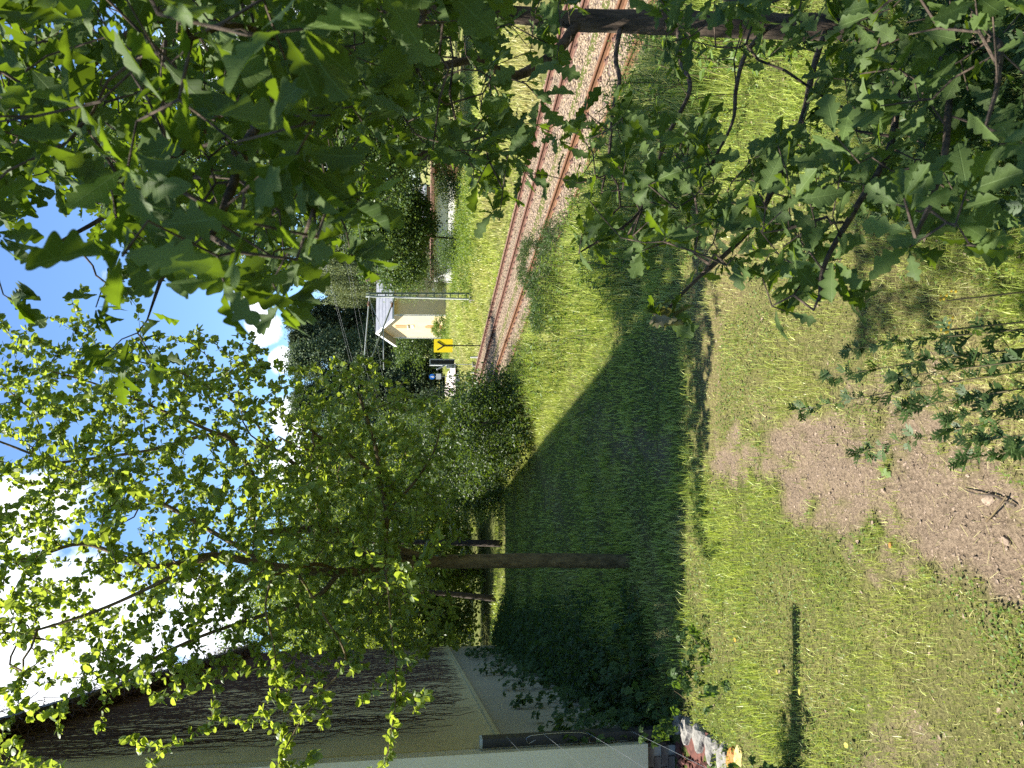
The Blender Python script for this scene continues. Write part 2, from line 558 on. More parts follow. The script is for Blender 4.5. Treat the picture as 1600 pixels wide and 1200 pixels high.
def ground_mat():
    m, t = new_mat('ground')
    dirt = t.n('ShaderNodeAttribute', attribute_name='dirt').outputs['Fac']
    dry = t.n('ShaderNodeAttribute', attribute_name='dry').outputs['Fac']
    far = t.n('ShaderNodeAttribute', attribute_name='far').outputs['Fac']
    tc = t.n('ShaderNodeTexCoord')
    n1 = t.n('ShaderNodeTexNoise', i_Scale=3.0, i_Detail=8.0, i_Roughness=0.65)
    n2 = t.n('ShaderNodeTexNoise', i_Scale=45.0, i_Detail=5.0, i_Roughness=0.7)
    n3 = t.n('ShaderNodeTexNoise', i_Scale=0.5, i_Detail=6.0)
    for n in (n1, n2, n3):
        t.l(tc.outputs['Object'], n.inputs['Vector'])
    soil = t.ramp(n2.outputs[0], [(0.3, (0.065, 0.047, 0.031)), (0.68, (0.29, 0.22, 0.15))])
    soil = t.mix(t.math('MULTIPLY', n1.outputs[0], 0.5), soil, (0.165, 0.12, 0.083))
    thatch = t.ramp(n2.outputs[0], [(0.3, (0.035, 0.046, 0.011)), (0.7, (0.13, 0.145, 0.036))])
    straw = t.ramp(n2.outputs[0], [(0.3, (0.07, 0.055, 0.026)), (0.7, (0.26, 0.205, 0.10))])
    turf = t.mix(dry, thatch, straw)
    fgrass = t.ramp(n3.outputs[0], [(0.35, (0.10, 0.13, 0.03)), (0.65, (0.26, 0.23, 0.09))])
    col = t.mix(dirt, turf, soil)
    col = t.mix(far, col, fgrass)
    p = t.n('ShaderNodeBsdfPrincipled', i_Roughness=0.95)
    p.inputs['Specular IOR Level'].default_value = 0.1
    t.l(col, p.inputs['Base Color'])
    b = t.n('ShaderNodeBump', i_Strength=1.0, i_Distance=0.03)
    t.l(n2.outputs[0], b.inputs['Height'])
    t.l(b.outputs[0], p.inputs['Normal'])
    out_surf(t, p.outputs[0])
    return m


def ballast_mat():
    m, t = new_mat('ballast')
    tc = t.n('ShaderNodeTexCoord')
    v = t.n('ShaderNodeTexVoronoi', i_Scale=16.0)
    t.l(tc.outputs['Object'], v.inputs['Vector'])
    col = t.ramp(t.n('ShaderNodeSeparateColor').outputs[0], [(0.1, (0.12, 0.085, 0.052)), (0.5, (0.25, 0.185, 0.115)), (0.95, (0.37, 0.285, 0.19))])
    sc = [n for n in m.node_tree.nodes if n.type == 'SEPARATE_COLOR'][0]
    t.l(v.outputs['Color'], sc.inputs[0])
    dk = t.math('MULTIPLY', t.math('SUBTRACT', v.outputs['Distance'], 0.35), 2.2, clamp=True)
    col = t.mix(dk, col, (0.09, 0.06, 0.05))
    p = t.n('ShaderNodeBsdfPrincipled', i_Roughness=0.95)
    t.l(col, p.inputs['Base Color'])
    b = t.n('ShaderNodeBump', i_Strength=1.0, i_Distance=0.05, invert=True)
    t.l(v.outputs['Distance'], b.inputs['Height'])
    t.l(b.outputs[0], p.inputs['Normal'])
    out_surf(t, p.outputs[0])
    return m


M['grass'] = grass_mat()
M['ground'] = ground_mat()
M['ballast'] = ballast_mat()

# ------------------------------------------------------------------ terrain
DIRT1 = np.array([G(x, y)[:2] for x, y in ((1125, 712), (1150, 690), (1230, 672), (1330, 690), (1450, 690), (1600, 740), (1600, 935), (1535, 925),
                                           (1470, 890), (1410, 860), (1350, 830), (1300, 790), (1270, 750), (1200, 735), (1160, 760))])
DIRT2 = np.array([G(x, y)[:2] for x, y in ((1375, 1150), (1420, 1130), (1455, 1160), (1450, 1230), (1370, 1230))])
DIRT3 = np.array([G(x, y)[:2] for x, y in ((935, 670), (960, 668), (1050, 680), (1050, 710), (960, 715))])
DRY1 = np.array([G(x, y)[:2] for x, y in ((1075, 480), (1085, 660), (1180, 670), (1420, 690), (1640, 760), (1640, 560), (1450, 430), (1300, 350), (1080, 330))])
DRY2 = np.array([G(x, y)[:2] for x, y in ((1290, 800), (1340, 960), (1370, 1200), (1640, 1240), (1640, 980), (1480, 900))])


def poly_sd(poly, x, y):
    """signed distance (negative inside) of points to a polygon"""
    x = np.asarray(x, float); y = np.asarray(y, float)
    dmin = np.full(x.shape, 1e9)
    ins = np.zeros(x.shape, bool)
    n = len(poly)
    for i in range(n):
        a, b = poly[i], poly[(i + 1) % n]
        e = b - a
        tt = np.clip(((x - a[0]) * e[0] + (y - a[1]) * e[1]) / (e @ e), 0, 1)
        dmin = np.minimum(dmin, np.hypot(x - a[0] - tt * e[0], y - a[1] - tt * e[1]))
        c = ((a[1] > y) != (b[1] > y)) & (x < (b[0] - a[0]) * (y - a[1]) / (b[1] - a[1] + 1e-12) + a[0])
        ins ^= c
    return np.where(ins, -dmin, dmin)


def dirt_at(x, y):
    nse = (fbm(x, y, 2.2, 20) - 0.5) * 0.9 + (fbm(x, y, 9, 30) - 0.5) * 0.75
    d = np.zeros(np.shape(x))
    for pl, w in ((DIRT1, 1.0), (DIRT2, 0.6), (DIRT3, 0.4)):
        d = np.maximum(d, w * smooth(0.34, -0.26, poly_sd(pl, x, y) + nse + .35 * (fbm(x, y, 14, 33) - .5)))
    return np.clip(d, 0, 1)


def dry_at(x, y):
    nse = (fbm(x, y, 1.3, 40) - 0.5) * 1.2
    d = np.zeros(np.shape(x))
    for pl, w in ((DRY1, 0.42), (DRY2, 0.34)):
        d = np.maximum(d, w * smooth(0.4, -0.3, poly_sd(pl, x, y) + nse))
    d = np.maximum(d, 0.75 * smooth(14.8, 17, x) * (0.55 + 0.9 * (fbm(x, y, 0.3, 44) - 0.4)))
    d = np.maximum(d, 0.55 * smooth(6.0, 8.0, x) * smooth(9.5, 8.5, x))
    d = d + 0.34 * smooth(.54, .72, fbm(x, y, .8, 48)) * smooth(15, 13, x)
    d = np.maximum(d, 0.9 * dirt_at(x, y))
    return np.clip(d + 0.1 * (vnoise(x, y, 3, 47) - 0.3), 0, 1)


def hz(x, y):
    x = np.asarray(x, float); y = np.asarray(y, float)
    D = x * F[0] + y * F[1]
    lat = x * R[0] + y * R[1]
    h = -0.85 * smooth(5.8, 8.3, x) + 0.78 * smooth(15.0, 19.5, x)
    h = h + 1.35 * smooth(4.3, 0.6, D) * smooth(-1.0, 1.3, lat) * smooth(7.0, 4.0, x)
    h = h + 0.25 * smooth(3.6, 1.0, D) * smooth(1.0, -1.0, lat)
    near = smooth(40, 20, np.hypot(x, y)) * smooth(8.4, 7.6, x)
    h = h + near * (0.10 * (fbm(x, y, 0.6, 3) - 0.5) + 0.035 * (fbm(x, y, 3.0, 8) - 0.5))
    h = h + dirt_at(x, y) * (0.05 * (fbm(x, y, 7.0, 60, 4) - 0.75) + 0.04 * (fbm(x, y, 2.4, 64, 2) - .5))
    # the sunken strip along the flower bed by the house corner
    h = h + 2.5 * smooth(90, 260, y) * smooth(0, 1, (y > 0) * 1.0)
    return h


gx = np.concatenate([np.linspace(-150, -10, 15)[:-1], np.linspace(-10, -4, 16)[:-1], np.linspace(-4, 8.5, 240)[:-1],
                     np.linspace(8.5, 30, 44)[:-1], np.linspace(30, 260, 24)])
gy = np.concatenate([np.linspace(-80, -4, 14)[:-1], np.linspace(-4, 1.5, 24)[:-1], np.linspace(1.5, 11, 230)[:-1], np.linspace(11, 30, 110)[:-1],
                     np.linspace(30, 90, 50)[:-1], np.linspace(90, 420, 24)])
X, Y = np.meshgrid(gx, gy, indexing='ij')
H = hz(X, Y)
nx, ny = X.shape
ii, jj = np.meshgrid(np.arange(nx - 1), np.arange(ny - 1), indexing='ij')
q = np.stack([ii * ny + jj, (ii + 1) * ny + jj, (ii + 1) * ny + jj + 1, ii * ny + jj + 1], -1).reshape(-1, 4)
mb = MB().add(np.stack([X, Y, H], -1), q, dirt=dirt_at(X, Y).ravel(), dry=dry_at(X, Y).ravel(),
              far=(smooth(30, 45, np.hypot(X, Y)) * smooth(14, 17, X)).ravel())
mb.build('ground', M['ground'], smooth_shade=True, kind='structure')

# ballast bed of the two tracks
by = np.concatenate([np.linspace(-30, 100, 131), np.linspace(110, 330, 23)])
bxs = np.array([7.6, 8.25, 8.7, 11.2, 11.6, 11.9, 12.3, 14.6, 15.05, 15.7])
bz = np.array([-1.0, -0.86, -0.80, -0.81, -0.86, -0.86, -0.81, -0.80, -0.84, -1.0])
X, Y = np.meshgrid(bxs, by, indexing='ij')
H = np.broadcast_to(bz[:, None], X.shape) + 0.03 * (fbm(X, Y, 1.5, 77) - 0.5) + 2.5 * smooth(90, 260, Y)
nx, ny = X.shape
ii, jj = np.meshgrid(np.arange(nx - 1), np.arange(ny - 1), indexing='ij')
q = np.stack([ii * ny + jj, (ii + 1) * ny + jj, (ii + 1) * ny + jj + 1, ii * ny + jj + 1], -1).reshape(-1, 4)
MB().add(np.stack([X, Y, H], -1), q).build('ballast_bed', M['ballast'], smooth_shade=True, kind='structure')
ROCK = (np.array([[1, 0, 0], [-1, 0, 0], [0, 1, 0], [0, -1, 0], [0, 0, 0.75], [0, 0, -0.75]], float),
        np.array([[0, 2, 4], [2, 1, 4], [1, 3, 4], [3, 0, 4], [2, 0, 5], [1, 2, 5], [3, 1, 5], [0, 3, 5]]))


def rocks(mb, P, s, g=rng):
    m = len(P)
    V = ROCK[0][None] * (s[:, None, None] * g.uniform(0.6, 1.3, (m, 1, 3)))
    V = V + s[:, None, None] * g.normal(size=(m, 6, 3)) * 0.18
    a = g.uniform(0, 2 * PI, m)
    c, sn = np.cos(a)[:, None], np.sin(a)[:, None]
    V = np.stack([V[..., 0] * c - V[..., 1] * sn, V[..., 0] * sn + V[..., 1] * c, V[..., 2]], -1) + P[:, None]
    mb.add(V.reshape(-1, 3), (np.arange(m) * 6)[:, None, None] .repeat(1, 1).reshape(-1, 1, 1) + ROCK[1][None] if False else ((np.arange(m) * 6)[:, None, None] + ROCK[1][None]).reshape(-1, 3))


mb = MB()
n = 34000
yy = 6 + 54 * rng.random(n) ** 1.5
xx = rng.uniform(8.2, 15.3, n)
keep = np.ones(n, bool)
for rx in (9.05, 10.49, 12.85, 14.29):
    keep &= np.abs(xx - rx) > 0.12
xx, yy = xx[keep], yy[keep]
zz = np.interp(xx, bxs, bz) + 0.012
rocks(mb, np.stack([xx, yy, zz], -1), rng.uniform(0.022, 0.046, len(xx)))
mb.build('ballast_stones', M['ballast_stone'], kind='stuff')

# ------------------------------------------------------------------ railway tracks
RAIL_Z = -0.65


def rail_profile():
    h = 0.155
    half = [(0.062, 0), (0.062, 0.012), (0.010, 0.028), (0.009, 0.112), (0.034, 0.125), (0.034, 0.150), (0.028, h)]
    pts = [(x, z) for x, z in half] + [(-x, z) for x, z in half[::-1]]
    return np.array(pts)


def make_track(cx, label, mat_rail, first):
    root = thing('railway_track', label, 'railway track', (cx, 20, RAIL_Z - 0.2), 'railway tracks')
    for sx in (-0.72, 0.72):
        pr = rail_profile()
        ys = np.concatenate([np.arange(-20, 90, 10.0), np.linspace(90, 300, 22)])
        k = len(pr)
        V = np.array([[cx + sx + p[0], y, RAIL_Z - 0.155 + p[1] + 2.5 * float(smooth(90, 260, y))] for y in ys for p in pr])
        i = np.arange(len(ys) - 1)[:, None] * k
        j = np.arange(k)[None]
        Q = np.stack([i + j, i + (j + 1) % k, i + k + (j + 1) % k, i + k + j], -1).reshape(-1, 4)
        MB().add(V, Q).build('rail', mat_rail, root)
    # one sleeper with its fastenings, then copies
    for i in range(150):
        y = 4.0 + 0.62 * i
        if i == 0 and first:
            V, Fq = box((0, 0, 0), (2.6, 0.26, 0.16), 0, 0.02)
            make_track.sm = MB().add(V, Fq).mesh('sleeper', M['sleeper'])
            fm = MB()
            for sx in (-0.72, 0.72):
                for dx in (-0.12, 0.12):
                    fm.add(*box((sx + dx, 0, 0.105), (0.11, 0.17, 0.05), 0, 0.02))
                    fm.add(*box((sx + dx * 1.05, 0, 0.14), (0.04, 0.05, 0.04)))
            make_track.fm = fm.mesh('fastening', M['fastener'])
        zz_ = RAIL_Z - 0.155 - 0.085 + 2.5 * float(smooth(90, 260, y))
        s = link('sleeper', make_track.sm, root, at=(cx, y, zz_))
        if y < 62:
            link('fastening', make_track.fm, s, at=(cx, y, zz_), kind='stuff')
    return root


make_track(9.77, 'rusty railway track nearer to the garden, with orange-brown rails', M['rust_orange'], True)
make_track(13.57, 'farther railway track with red-brown rails, beside the catenary mast', M['rust'], False)


# ------------------------------------------------------------------ leaf templates
def oak_template(g, detail=2):
    n = 40 if detail == 2 else 23
    nl = g.uniform(3.4, 4.4)
    ph = g.uniform(-.5, .5)
    deep = g.uniform(.27, .42)
    ys_o = np.linspace(0, 1, n)
    env = .285 * np.sin(PI * ys_o ** 1.45 * .93 + .04) ** .85 * g.uniform(.85, 1.15) + .012
    lobe_o = .5 + .5 * np.cos(2 * PI * nl * ys_o + ph)
    hw_o = np.maximum(env * (1 - deep * 1.5 * (1 - lobe_o ** .55) * np.clip(ys_o * 4, 0, 1)), .011)
    yy_o = np.clip(ys_o + .10 * hw_o * (1 - ys_o) * 2, 0, 1.02)
    out = np.stack([hw_o, yy_o], -1)
    out[-1, 0] = .03
    V, lx = [], []
    wob = g.uniform(-0.04, 0.04, 6)
    bend = g.uniform(-0.15, 0.55)
    fold = g.uniform(-0.25, 0.75)
    tw = g.uniform(-0.5, 0.5)
    jl = 1 + 0.26 * (np.array([np.interp(np.linspace(0, 1, n), np.linspace(0, 1, 7), g.random(7)) for _ in (0, 1)]) - .5)
    for side in (0, -1, 1):
        for i, (hw, y) in enumerate(out):
            x = 0 if side == 0 else side * hw * jl[0 if side < 0 else 1][i] * 0.95
            z = fold * abs(x) + tw * x * y - bend * y * y + wob[0] * math.sin(9 * y + 5 * wob[1] * 20) * abs(x) * 6
            V.append((x, y, z))
            lx.append(x)
    V = np.array(V)
    i = np.arange(n - 1)
    Q = np.concatenate([np.stack([i, i + 1, n + i + 1, n + i], -1)[:, ::-1], np.stack([i, i + 1, 2 * n + i + 1, 2 * n + i], -1)])
    return V, Q, np.array(lx), V[:, 1].copy()


def oval_template(fold=0.35, bend=0.2, w=0.36):
    y = np.array([0, 0.12, 0.40, 0.75, 1.0])
    hw = np.array([0.03, 0.72, 1.0, 0.78, 0.06]) * w * 1.08
    V = []
    for sd in (0, -1, 1):
        for a, b in zip(y, hw):
            x = sd * b
            V.append((x, a, fold * abs(x) - bend * a * a))
    n = 5
    i = np.arange(n - 1)
    Q = np.concatenate([np.stack([i, i + 1, n + i + 1, n + i], -1)[:, ::-1], np.stack([i, i + 1, 2 * n + i + 1, 2 * n + i], -1)])
    return np.array(V), Q


APPLE = [oval_template(f, b, w) for f, b, w in ((0.22, 0.12, 0.35), (0.1, 0.2, 0.38), (0.35, 0.08, 0.37), (-0.12, 0.2, 0.37))]
CARD = (np.array([[0, 0, 0], [0.32, 0.45, 0.10], [0, 1, -0.05], [-0.32, 0.45, 0.10]], float), np.array([[0, 1, 2], [0, 2, 3]]))
LANCE = (np.array([[0, 0, 0], [0.11, 0.4, 0.03], [0, 1, -0.15], [-0.11, 0.4, 0.03]], float), np.array([[0, 1, 2], [0, 2, 3]]))


# ------------------------------------------------------------------ tree growth
class Skel:
    """a growing branch skeleton: explicit limbs first, then twigs towards attractor points"""

    def __init__(s, cap=60000):
        s.p = np.zeros((cap, 3)); s.par = np.full(cap, -1); s.rmin = np.zeros(cap); s.lev = np.zeros(cap, int); s.n = 0

    def addp(s, p, par, r=0.0, lev=0):
        i = s.n
        s.p[i] = p; s.par[i] = par; s.rmin[i] = r; s.lev[i] = lev; s.n += 1
        return i

    def limb(s, pts, r0, r1, start=None, m=6):
        P = spline(pts, m)
        k = len(P)
        if start is None and s.n:
            start = int(np.argmin(np.linalg.norm(s.p[:s.n] - P[0], axis=1)))
        par = -1 if start is None else start
        for i, q in enumerate(P):
            if par >= 0 and np.linalg.norm(s.p[par] - q) < 0.02:
                continue
            par = s.addp(q, par, r0 + (r1 - r0) * i / (k - 1), 0)
        return par

    def twigs(s, A, step, g, droop=0.0, wig=0.12, order=True, lo=0):
        if order:
            base = s.p[lo:s.n]
            d = np.array([np.min(np.sum((base - a) ** 2, 1)) for a in A])
            A = A[np.argsort(d)]
        tips = []
        for a in A:
            dv = s.p[lo:s.n] - a
            d2 = np.sum(dv * dv, 1)
            j = int(np.argmin(d2))
            L = math.sqrt(d2[j])
            j += lo
            k = max(1, int(round(L / step)))
            p0 = s.p[j].copy()
            pp = s.par[j]
            dirp = (p0 - s.p[pp]) if pp >= 0 else np.array([0, 0, 1.0])
            l = np.linalg.norm(dirp)
            dirp = dirp / l * L * 0.5 if l > 0 else dirp
            c = p0 + 0.45 * (a - p0) + 0.35 * dirp + np.array([0, 0, droop * L])
            par = j
            for u in np.arange(1, k + 1) / k:
                q = (1 - u) ** 2 * p0 + 2 * u * (1 - u) * c + u * u * a + g.normal(size=3) * wig * step * (u < 1)
                par = s.addp(q, par, 0, 1)
            tips.append(par)
        return tips

    def finish(s, tip=0.003, e=2.2):
        n = s.n
        s.p = s.p[:n]; s.par = s.par[:n]; s.lev = s.lev[:n]
        acc = np.zeros(n)
        r = np.zeros(n)
        for i in range(n - 1, -1, -1):
            r[i] = max(tip if acc[i] == 0 else acc[i] ** (1 / e), s.rmin[i])
            if s.par[i] >= 0:
                acc[s.par[i]] += min(r[i], 1e9) ** e
        for i in range(n):       # explicit limbs keep their drawn taper; children never exceed parents
            if s.rmin[i] > 0:
                r[i] = max(s.rmin[i], min(r[i], s.rmin[i] * 1.25))
            if s.par[i] >= 0:
                r[i] = min(r[i], r[s.par[i]])
        s.r = r
        s.ch = [[] for _ in range(n)]
        for i in range(n):
            if s.par[i] >= 0:
                s.ch[s.par[i]].append(i)
        return s

    def chains(s):
        st = [(i, -1) for i in range(s.n) if s.par[i] < 0]
        while st:
            i, p = st.pop()
            ch = [] if p < 0 else [p]
            while True:
                ch.append(i)
                if not s.ch[i]:
                    break
                c = sorted(s.ch[i], key=lambda q: (s.lev[q] == 0, s.r[q]), reverse=True)
                for o in c[1:]:
                    st.append((o, i))
                i = c[0]
            if len(ch) > 1:
                yield np.array(ch), p >= 0

    def tubes(s, thick, k1=10, k2=4, rough=0.0, g=rng):
        """two meshes: woody limbs thicker than 'thick', thin twigs"""
        a, b = MB(), MB()
        for ch, branch in s.chains():
            P = s.p[ch]
            r = s.r[ch].copy()
            if branch:
                r[0] = min(r[0], r[1] * 1.15)
            if r[1 if branch else 0] > thick:
                cut = int(np.sum(r > thick))
                cut = min(max(cut + 1, 2), len(ch))
                rr = r[:cut] * (1 + rough * g.normal(size=cut) if rough else 1)
                a.add(*tube(P[:cut], rr, k1))
                if cut < len(ch):
                    b.add(*tube(P[cut - 1:], r[cut - 1:], k2, cap=False))
            else:
                b.add(*tube(P, r, k2, cap=False))
        return a, b


def leaf_spots(sk, rmax, per_m, g, tipn=3):
    """points and outward directions along thin twigs"""
    idx = np.where((sk.r < rmax) & (sk.par >= 0))[0]
    a = sk.p[sk.par[idx]]
    b = sk.p[idx]
    L = np.linalg.norm(b - a, axis=1)
    cnt = g.poisson(L * per_m)
    tips = np.array([len(sk.ch[i]) == 0 for i in idx])
    cnt = cnt + tips * tipn
    k = np.repeat(np.arange(len(idx)), cnt)
    u = g.random(len(k))
    u = np.where(tips[k] & (g.random(len(k)) < 0.5), 1.0, u)
    P = a[k] + (b - a)[k] * u[:, None]
    ax = norm((b - a)[k])
    d = norm(ax * g.uniform(0.1, 0.9, (len(k), 1)) + rdir(len(k), g) * 0.9)
    return P, d


# ------------------------------------------------------------------ the vine-covered house on the left
HX, HY0, HY1 = -1.72, 9.30, 28.0
EAVE = 8.55
house = thing('vine_covered_house', 'tall cream plastered house at the left edge, its side wall overgrown with bare vines', 'house', (HX - 4, HY0 + 8, 0))
rz_ = 4.0
DW = -R * math.cos(0.035) - F * math.sin(0.035)      # the front wall runs to the left from the near corner
FN = np.array([DW[1], -DW[0], 0.0])                  # into the house
FN = FN if FN @ F > 0 else -FN
C0 = np.array([HX, HY0, 0.0])


def front_pt(x, off=0.0):
    """point of the front wall line (pushed 'off' into the house) at a given x"""
    p = C0 + FN * off
    return p + DW * ((x - p[0]) / DW[0])


def prism(off, z0, z1, x0=HX - 8, x1=HX):
    a_, b_ = front_pt(x0, off), front_pt(x1, off)
    base = [(a_[0], a_[1]), (b_[0], b_[1]), (x1, HY1), (x0, HY1)]
    return np.array([(x, y, z) for z in (z0, z1) for x, y in base]), BOXF


mb = MB()
mb.add(*prism(0.30, 2.03, EAVE))
fl, fr, fm_ = front_pt(HX - 8, .3), front_pt(HX, .3), front_pt(HX - 4, .3)
gv = np.array([(fl[0], fl[1], EAVE + .002), (fr[0], fr[1], EAVE + .002), (fm_[0], fm_[1], EAVE + rz_), (HX - 8, HY1, EAVE + .002), (HX, HY1, EAVE + .002), (HX - 4, HY1, EAVE + rz_)])
mb.add(gv, np.array([[0, 1, 2], [5, 4, 3]]), np.array([[0, 2, 5, 3], [1, 4, 5, 2]]))
mb.build('upper_wall', M['plaster_upper'], house)
MB().add(*prism(0.302, 0.37, 2.028, HX - 8.02, HX - 0.02)).build('lower_wall', M['plaster_base'], house)
a_, b_, c_, d_ = front_pt(HX - 8, 0), front_pt(HX - .012, 0), front_pt(HX - .012, .298), front_pt(HX - 8, .298)
MB().add(np.array([(p[0], p[1], z) for z in (0.37, EAVE) for p in (a_, b_, c_, d_)]), BOXF).build('front_wall', M['plaster_rough'], house)
MB().add(*box((HX + 0.02, (HY0 + 0.35 + HY1) / 2, 2.035), (0.05, HY1 - HY0 - 0.35, 0.05))).build('ledge', M['plaster_upper'], house)
# plinth with tiles laid one by one on both faces
MB().add(*prism(0.09, -.1, 0.369, HX - 8.05, HX - .06)).build('plinth', M['mortar'], house)
tile_m = MB().add(*box((0, 0, 0), (0.235, 0.03, 0.075), 0, 0.004)).mesh('plinth_tile', M['plinth_tile'])
for row in range(5):
    for k in range(9):
        p = front_pt(HX - 0.17 - 0.24 * k - (0.12 if row % 2 else 0), 0.078 + rng.uniform(-.004, .004))
        o = link('plinth_tile', tile_m, house, at=(p[0], p[1], -0.02 + 0.085 * row))
        o.rotation_euler.z = math.atan2(DW[1], DW[0])
    for k in range(10):
        cy = HY0 + 0.24 + 0.25 * k + (0.125 if row % 2 else 0)
        o = link('plinth_tile', tile_m, house, at=(HX - 0.048 + rng.uniform(-.004, .004), cy, -0.02 + 0.085 * row))
        o.rotation_euler.z = PI / 2
# roof
mb = MB()
ov = 0.28
sl_ = rz_ / 4.0
for sgn in (1, -1):
    x0, x1 = HX - 4, HX - 4 + sgn * (4 + ov)
    z0, z1 = EAVE + rz_ + 0.06, EAVE - ov * sl_ + 0.06
    V = []
    for back in (0, 1):
        for x, z in ((x0, z0), (x1, z1)):
            y = HY1 + .2 if back else front_pt(x, -.04)[1]
            V += [(x, y, z), (x, y, z + 0.12)]
    mb.add(np.array(V), np.array([[0, 2, 3, 1], [4, 5, 7, 6], [1, 3, 7, 5], [0, 4, 6, 2], [2, 6, 7, 3], [0, 1, 5, 4]]))
mb.build('roof', M['roof_tile'], house)
mb = MB()
ys = np.linspace(HY0 - 0.05, HY1 + 0.2, 12)
mb.add(*tube(np.stack([np.full(12, HX + ov + 0.05), ys, np.full(12, EAVE - ov + 0.1)], -1), 0.065, 8))
mb.build('gutter', M['dark_steel'], house)

# the bare vine: hanging and climbing woody stems over the upper wall
g = np.random.default_rng(11)
vine = thing('bare_vine', 'leafless brown vine stems hanging down the side wall of the cream house', 'climbing vine', (HX + 0.05, 15, 2.0))
mb = MB()


def vine_stem(y0, ztop, zbot, r, wob, n=None):
    n = n or max(5, int((ztop - zbot) / 0.22))
    z = np.linspace(ztop, zbot, n)
    dy = np.cumsum(g.normal(size=n)) * wob
    P = np.stack([HX + 0.03 + np.abs(g.normal(size=n)) * 0.035, y0 + dy, z], -1)
    mb.add(*tube(P, np.linspace(r, r * 0.55, n), 3, cap=False))
    return P


for k in range(230):
    y0 = HY0 + 0.75 + (HY1 - HY0 - 1.2) * g.random()
    fr = smooth(HY0 + 0.5, HY0 + 3.2, y0)
    zb = 2.12 + abs(g.normal()) * 0.35 + (1 - fr) * g.uniform(0.2, 3.2)
    P = vine_stem(y0, EAVE - 0.05, zb, g.uniform(0.004, 0.012), 0.028)
    for q in range(g.integers(2, 7)):
        i = g.integers(0, len(P) - 1)
        L = g.uniform(0.12, 0.5)
        s_ = g.choice((-1, 1))
        pts = np.array([P[i], P[i] + np.array([g.uniform(0, .06), s_ * L * .5, g.uniform(-.10, .05)]), P[i] + np.array([g.uniform(0, .1), s_ * L, -g.uniform(-0.05, .25)])])
        mb.add(*tube(spline(pts, 3), 0.0032, 3, cap=False))
for k in range(430):       # dense old growth under the eave
    y0 = HY0 + 0.5 + (HY1 - HY0 - 0.8) * g.random()
    zt = EAVE - abs(g.normal()) * 0.5
    vine_stem(y0, zt, zt - g.uniform(0.6, 2.6) * (0.35 + 0.65 * g.random()), g.uniform(0.004, 0.010), 0.05)
for k in range(1500):      # tangle hung over the gutter
    y0 = HY0 + 0.2 + (HY1 - HY0 - 0.4) * g.random()
    c = np.array([HX + 0.22 + g.normal() * 0.12, y0, EAVE - 0.18 + g.normal() * 0.16])
    d1 = rdir(1, g)[0] * np.array([0.35, 1.0, 0.5]) * g.uniform(0.2, 0.5)
    pts = np.array([c - d1, c + g.normal(size=3) * 0.07, c + d1])
    mb.add(*tube(spline(pts, 3), g.uniform(0.003, 0.008), 3, cap=False))
for k in range(70):        # stray shoots against the sky
    y0 = HY0 + 0.5 + 9 * g.random()
    p0 = np.array([HX + 0.25, y0, EAVE])
    L = g.uniform(0.2, 0.9)
    pts = np.array([p0, p0 + np.array([0.1 * L, g.normal() * .2, 0.5 * L]), p0 + np.array([0.25 * L + g.normal() * .1, g.normal() * .35, L])])
    mb.add(*tube(spline(pts, 4), 0.003, 3, cap=False))
mb.build('stem', M['vine_stem'], vine, kind='stuff')

# ------------------------------------------------------------------ wire fence running from the house corner towards the viewer
P1 = G(1051, 1142, 0.0)
P2 = P1 + (-2.95 * F * 1.0 + 0.93 * R)
fence = thing('wire_fence', 'dark steel garden fence post with thin slack wires, beside the house corner', 'fence', P1)
for pp in (P1, P2):
    zb = float(hz(pp[0], pp[1]))
    thick = .105 if pp is P1 else .17
    MB().add(*box((pp[0], pp[1], zb + 1.1), (thick, thick, 2.3), YAW * -1, (thick - .105) / 2)).build('post', M['dark_steel'], fence)
    MB().add(*box((pp[0], pp[1], zb + 2.265), (0.116, 0.116, 0.03), YAW * -1, 0.01)).build('post_cap', M['galv'], fence)
for z in (0.56, 1.06, 1.56, 2.0):
    pts = np.array([P1 + [0.05, -0.055, z], (P1 + P2) / 2 + [0.05, 0, z - 0.02], P2 + [0.05, -0.05, z - 0.02]])
    MB().add(*tube(spline(pts, 6), 0.0018, 4)).build('wire', M['wire'], fence)
cp = P1 + np.array([0.0, -0.06, 1.66])
loopp = np.array([cp + [0, 0, 0], cp + [-0.03, -.02, 0.09], cp + [0.05, -.02, 0.05], cp + [0.05, -.02, -0.55], cp + [-0.06, -.02, -0.63]])
MB().add(*tube(spline(loopp, 6), 0.0022, 4)).build('wire', M['wire'], fence)


# ------------------------------------------------------------------ stones, mulch and debris by the corner
def stone(name, c, size, rz, mat, label, group, seed):
    gg = np.random.default_rng(seed)
    import bmesh
    bm = bmesh.new()
    bmesh.ops.create_icosphere(bm, subdivisions=3, radius=1.0)
    ph = gg.uniform(0, 6, (4, 3)); fr = gg.uniform(1.2, 3.2, (4, 3))
    for v in bm.verts:
        co = np.array(v.co)
        co = co / np.linalg.norm(co, 5)
        w_ = sum(math.sin(float(fr[i] @ co) + ph[i, 0]) for i in range(4))
        co = co * (1 + 0.06 * w_) + 0.045 * gg.normal(size=3)
        v.co = Vector(co / 2 * np.array(size))
    for f_ in bm.faces:
        f_.smooth = False
    me = bpy.data.meshes.new(name)
    bm.to_mesh(me)
    bm.free()
    me.materials.append(mat)
    o = link(name, me, None, at=c)
    o.rotation_euler.z = rz
    return tag(o, label, 'stone', group)


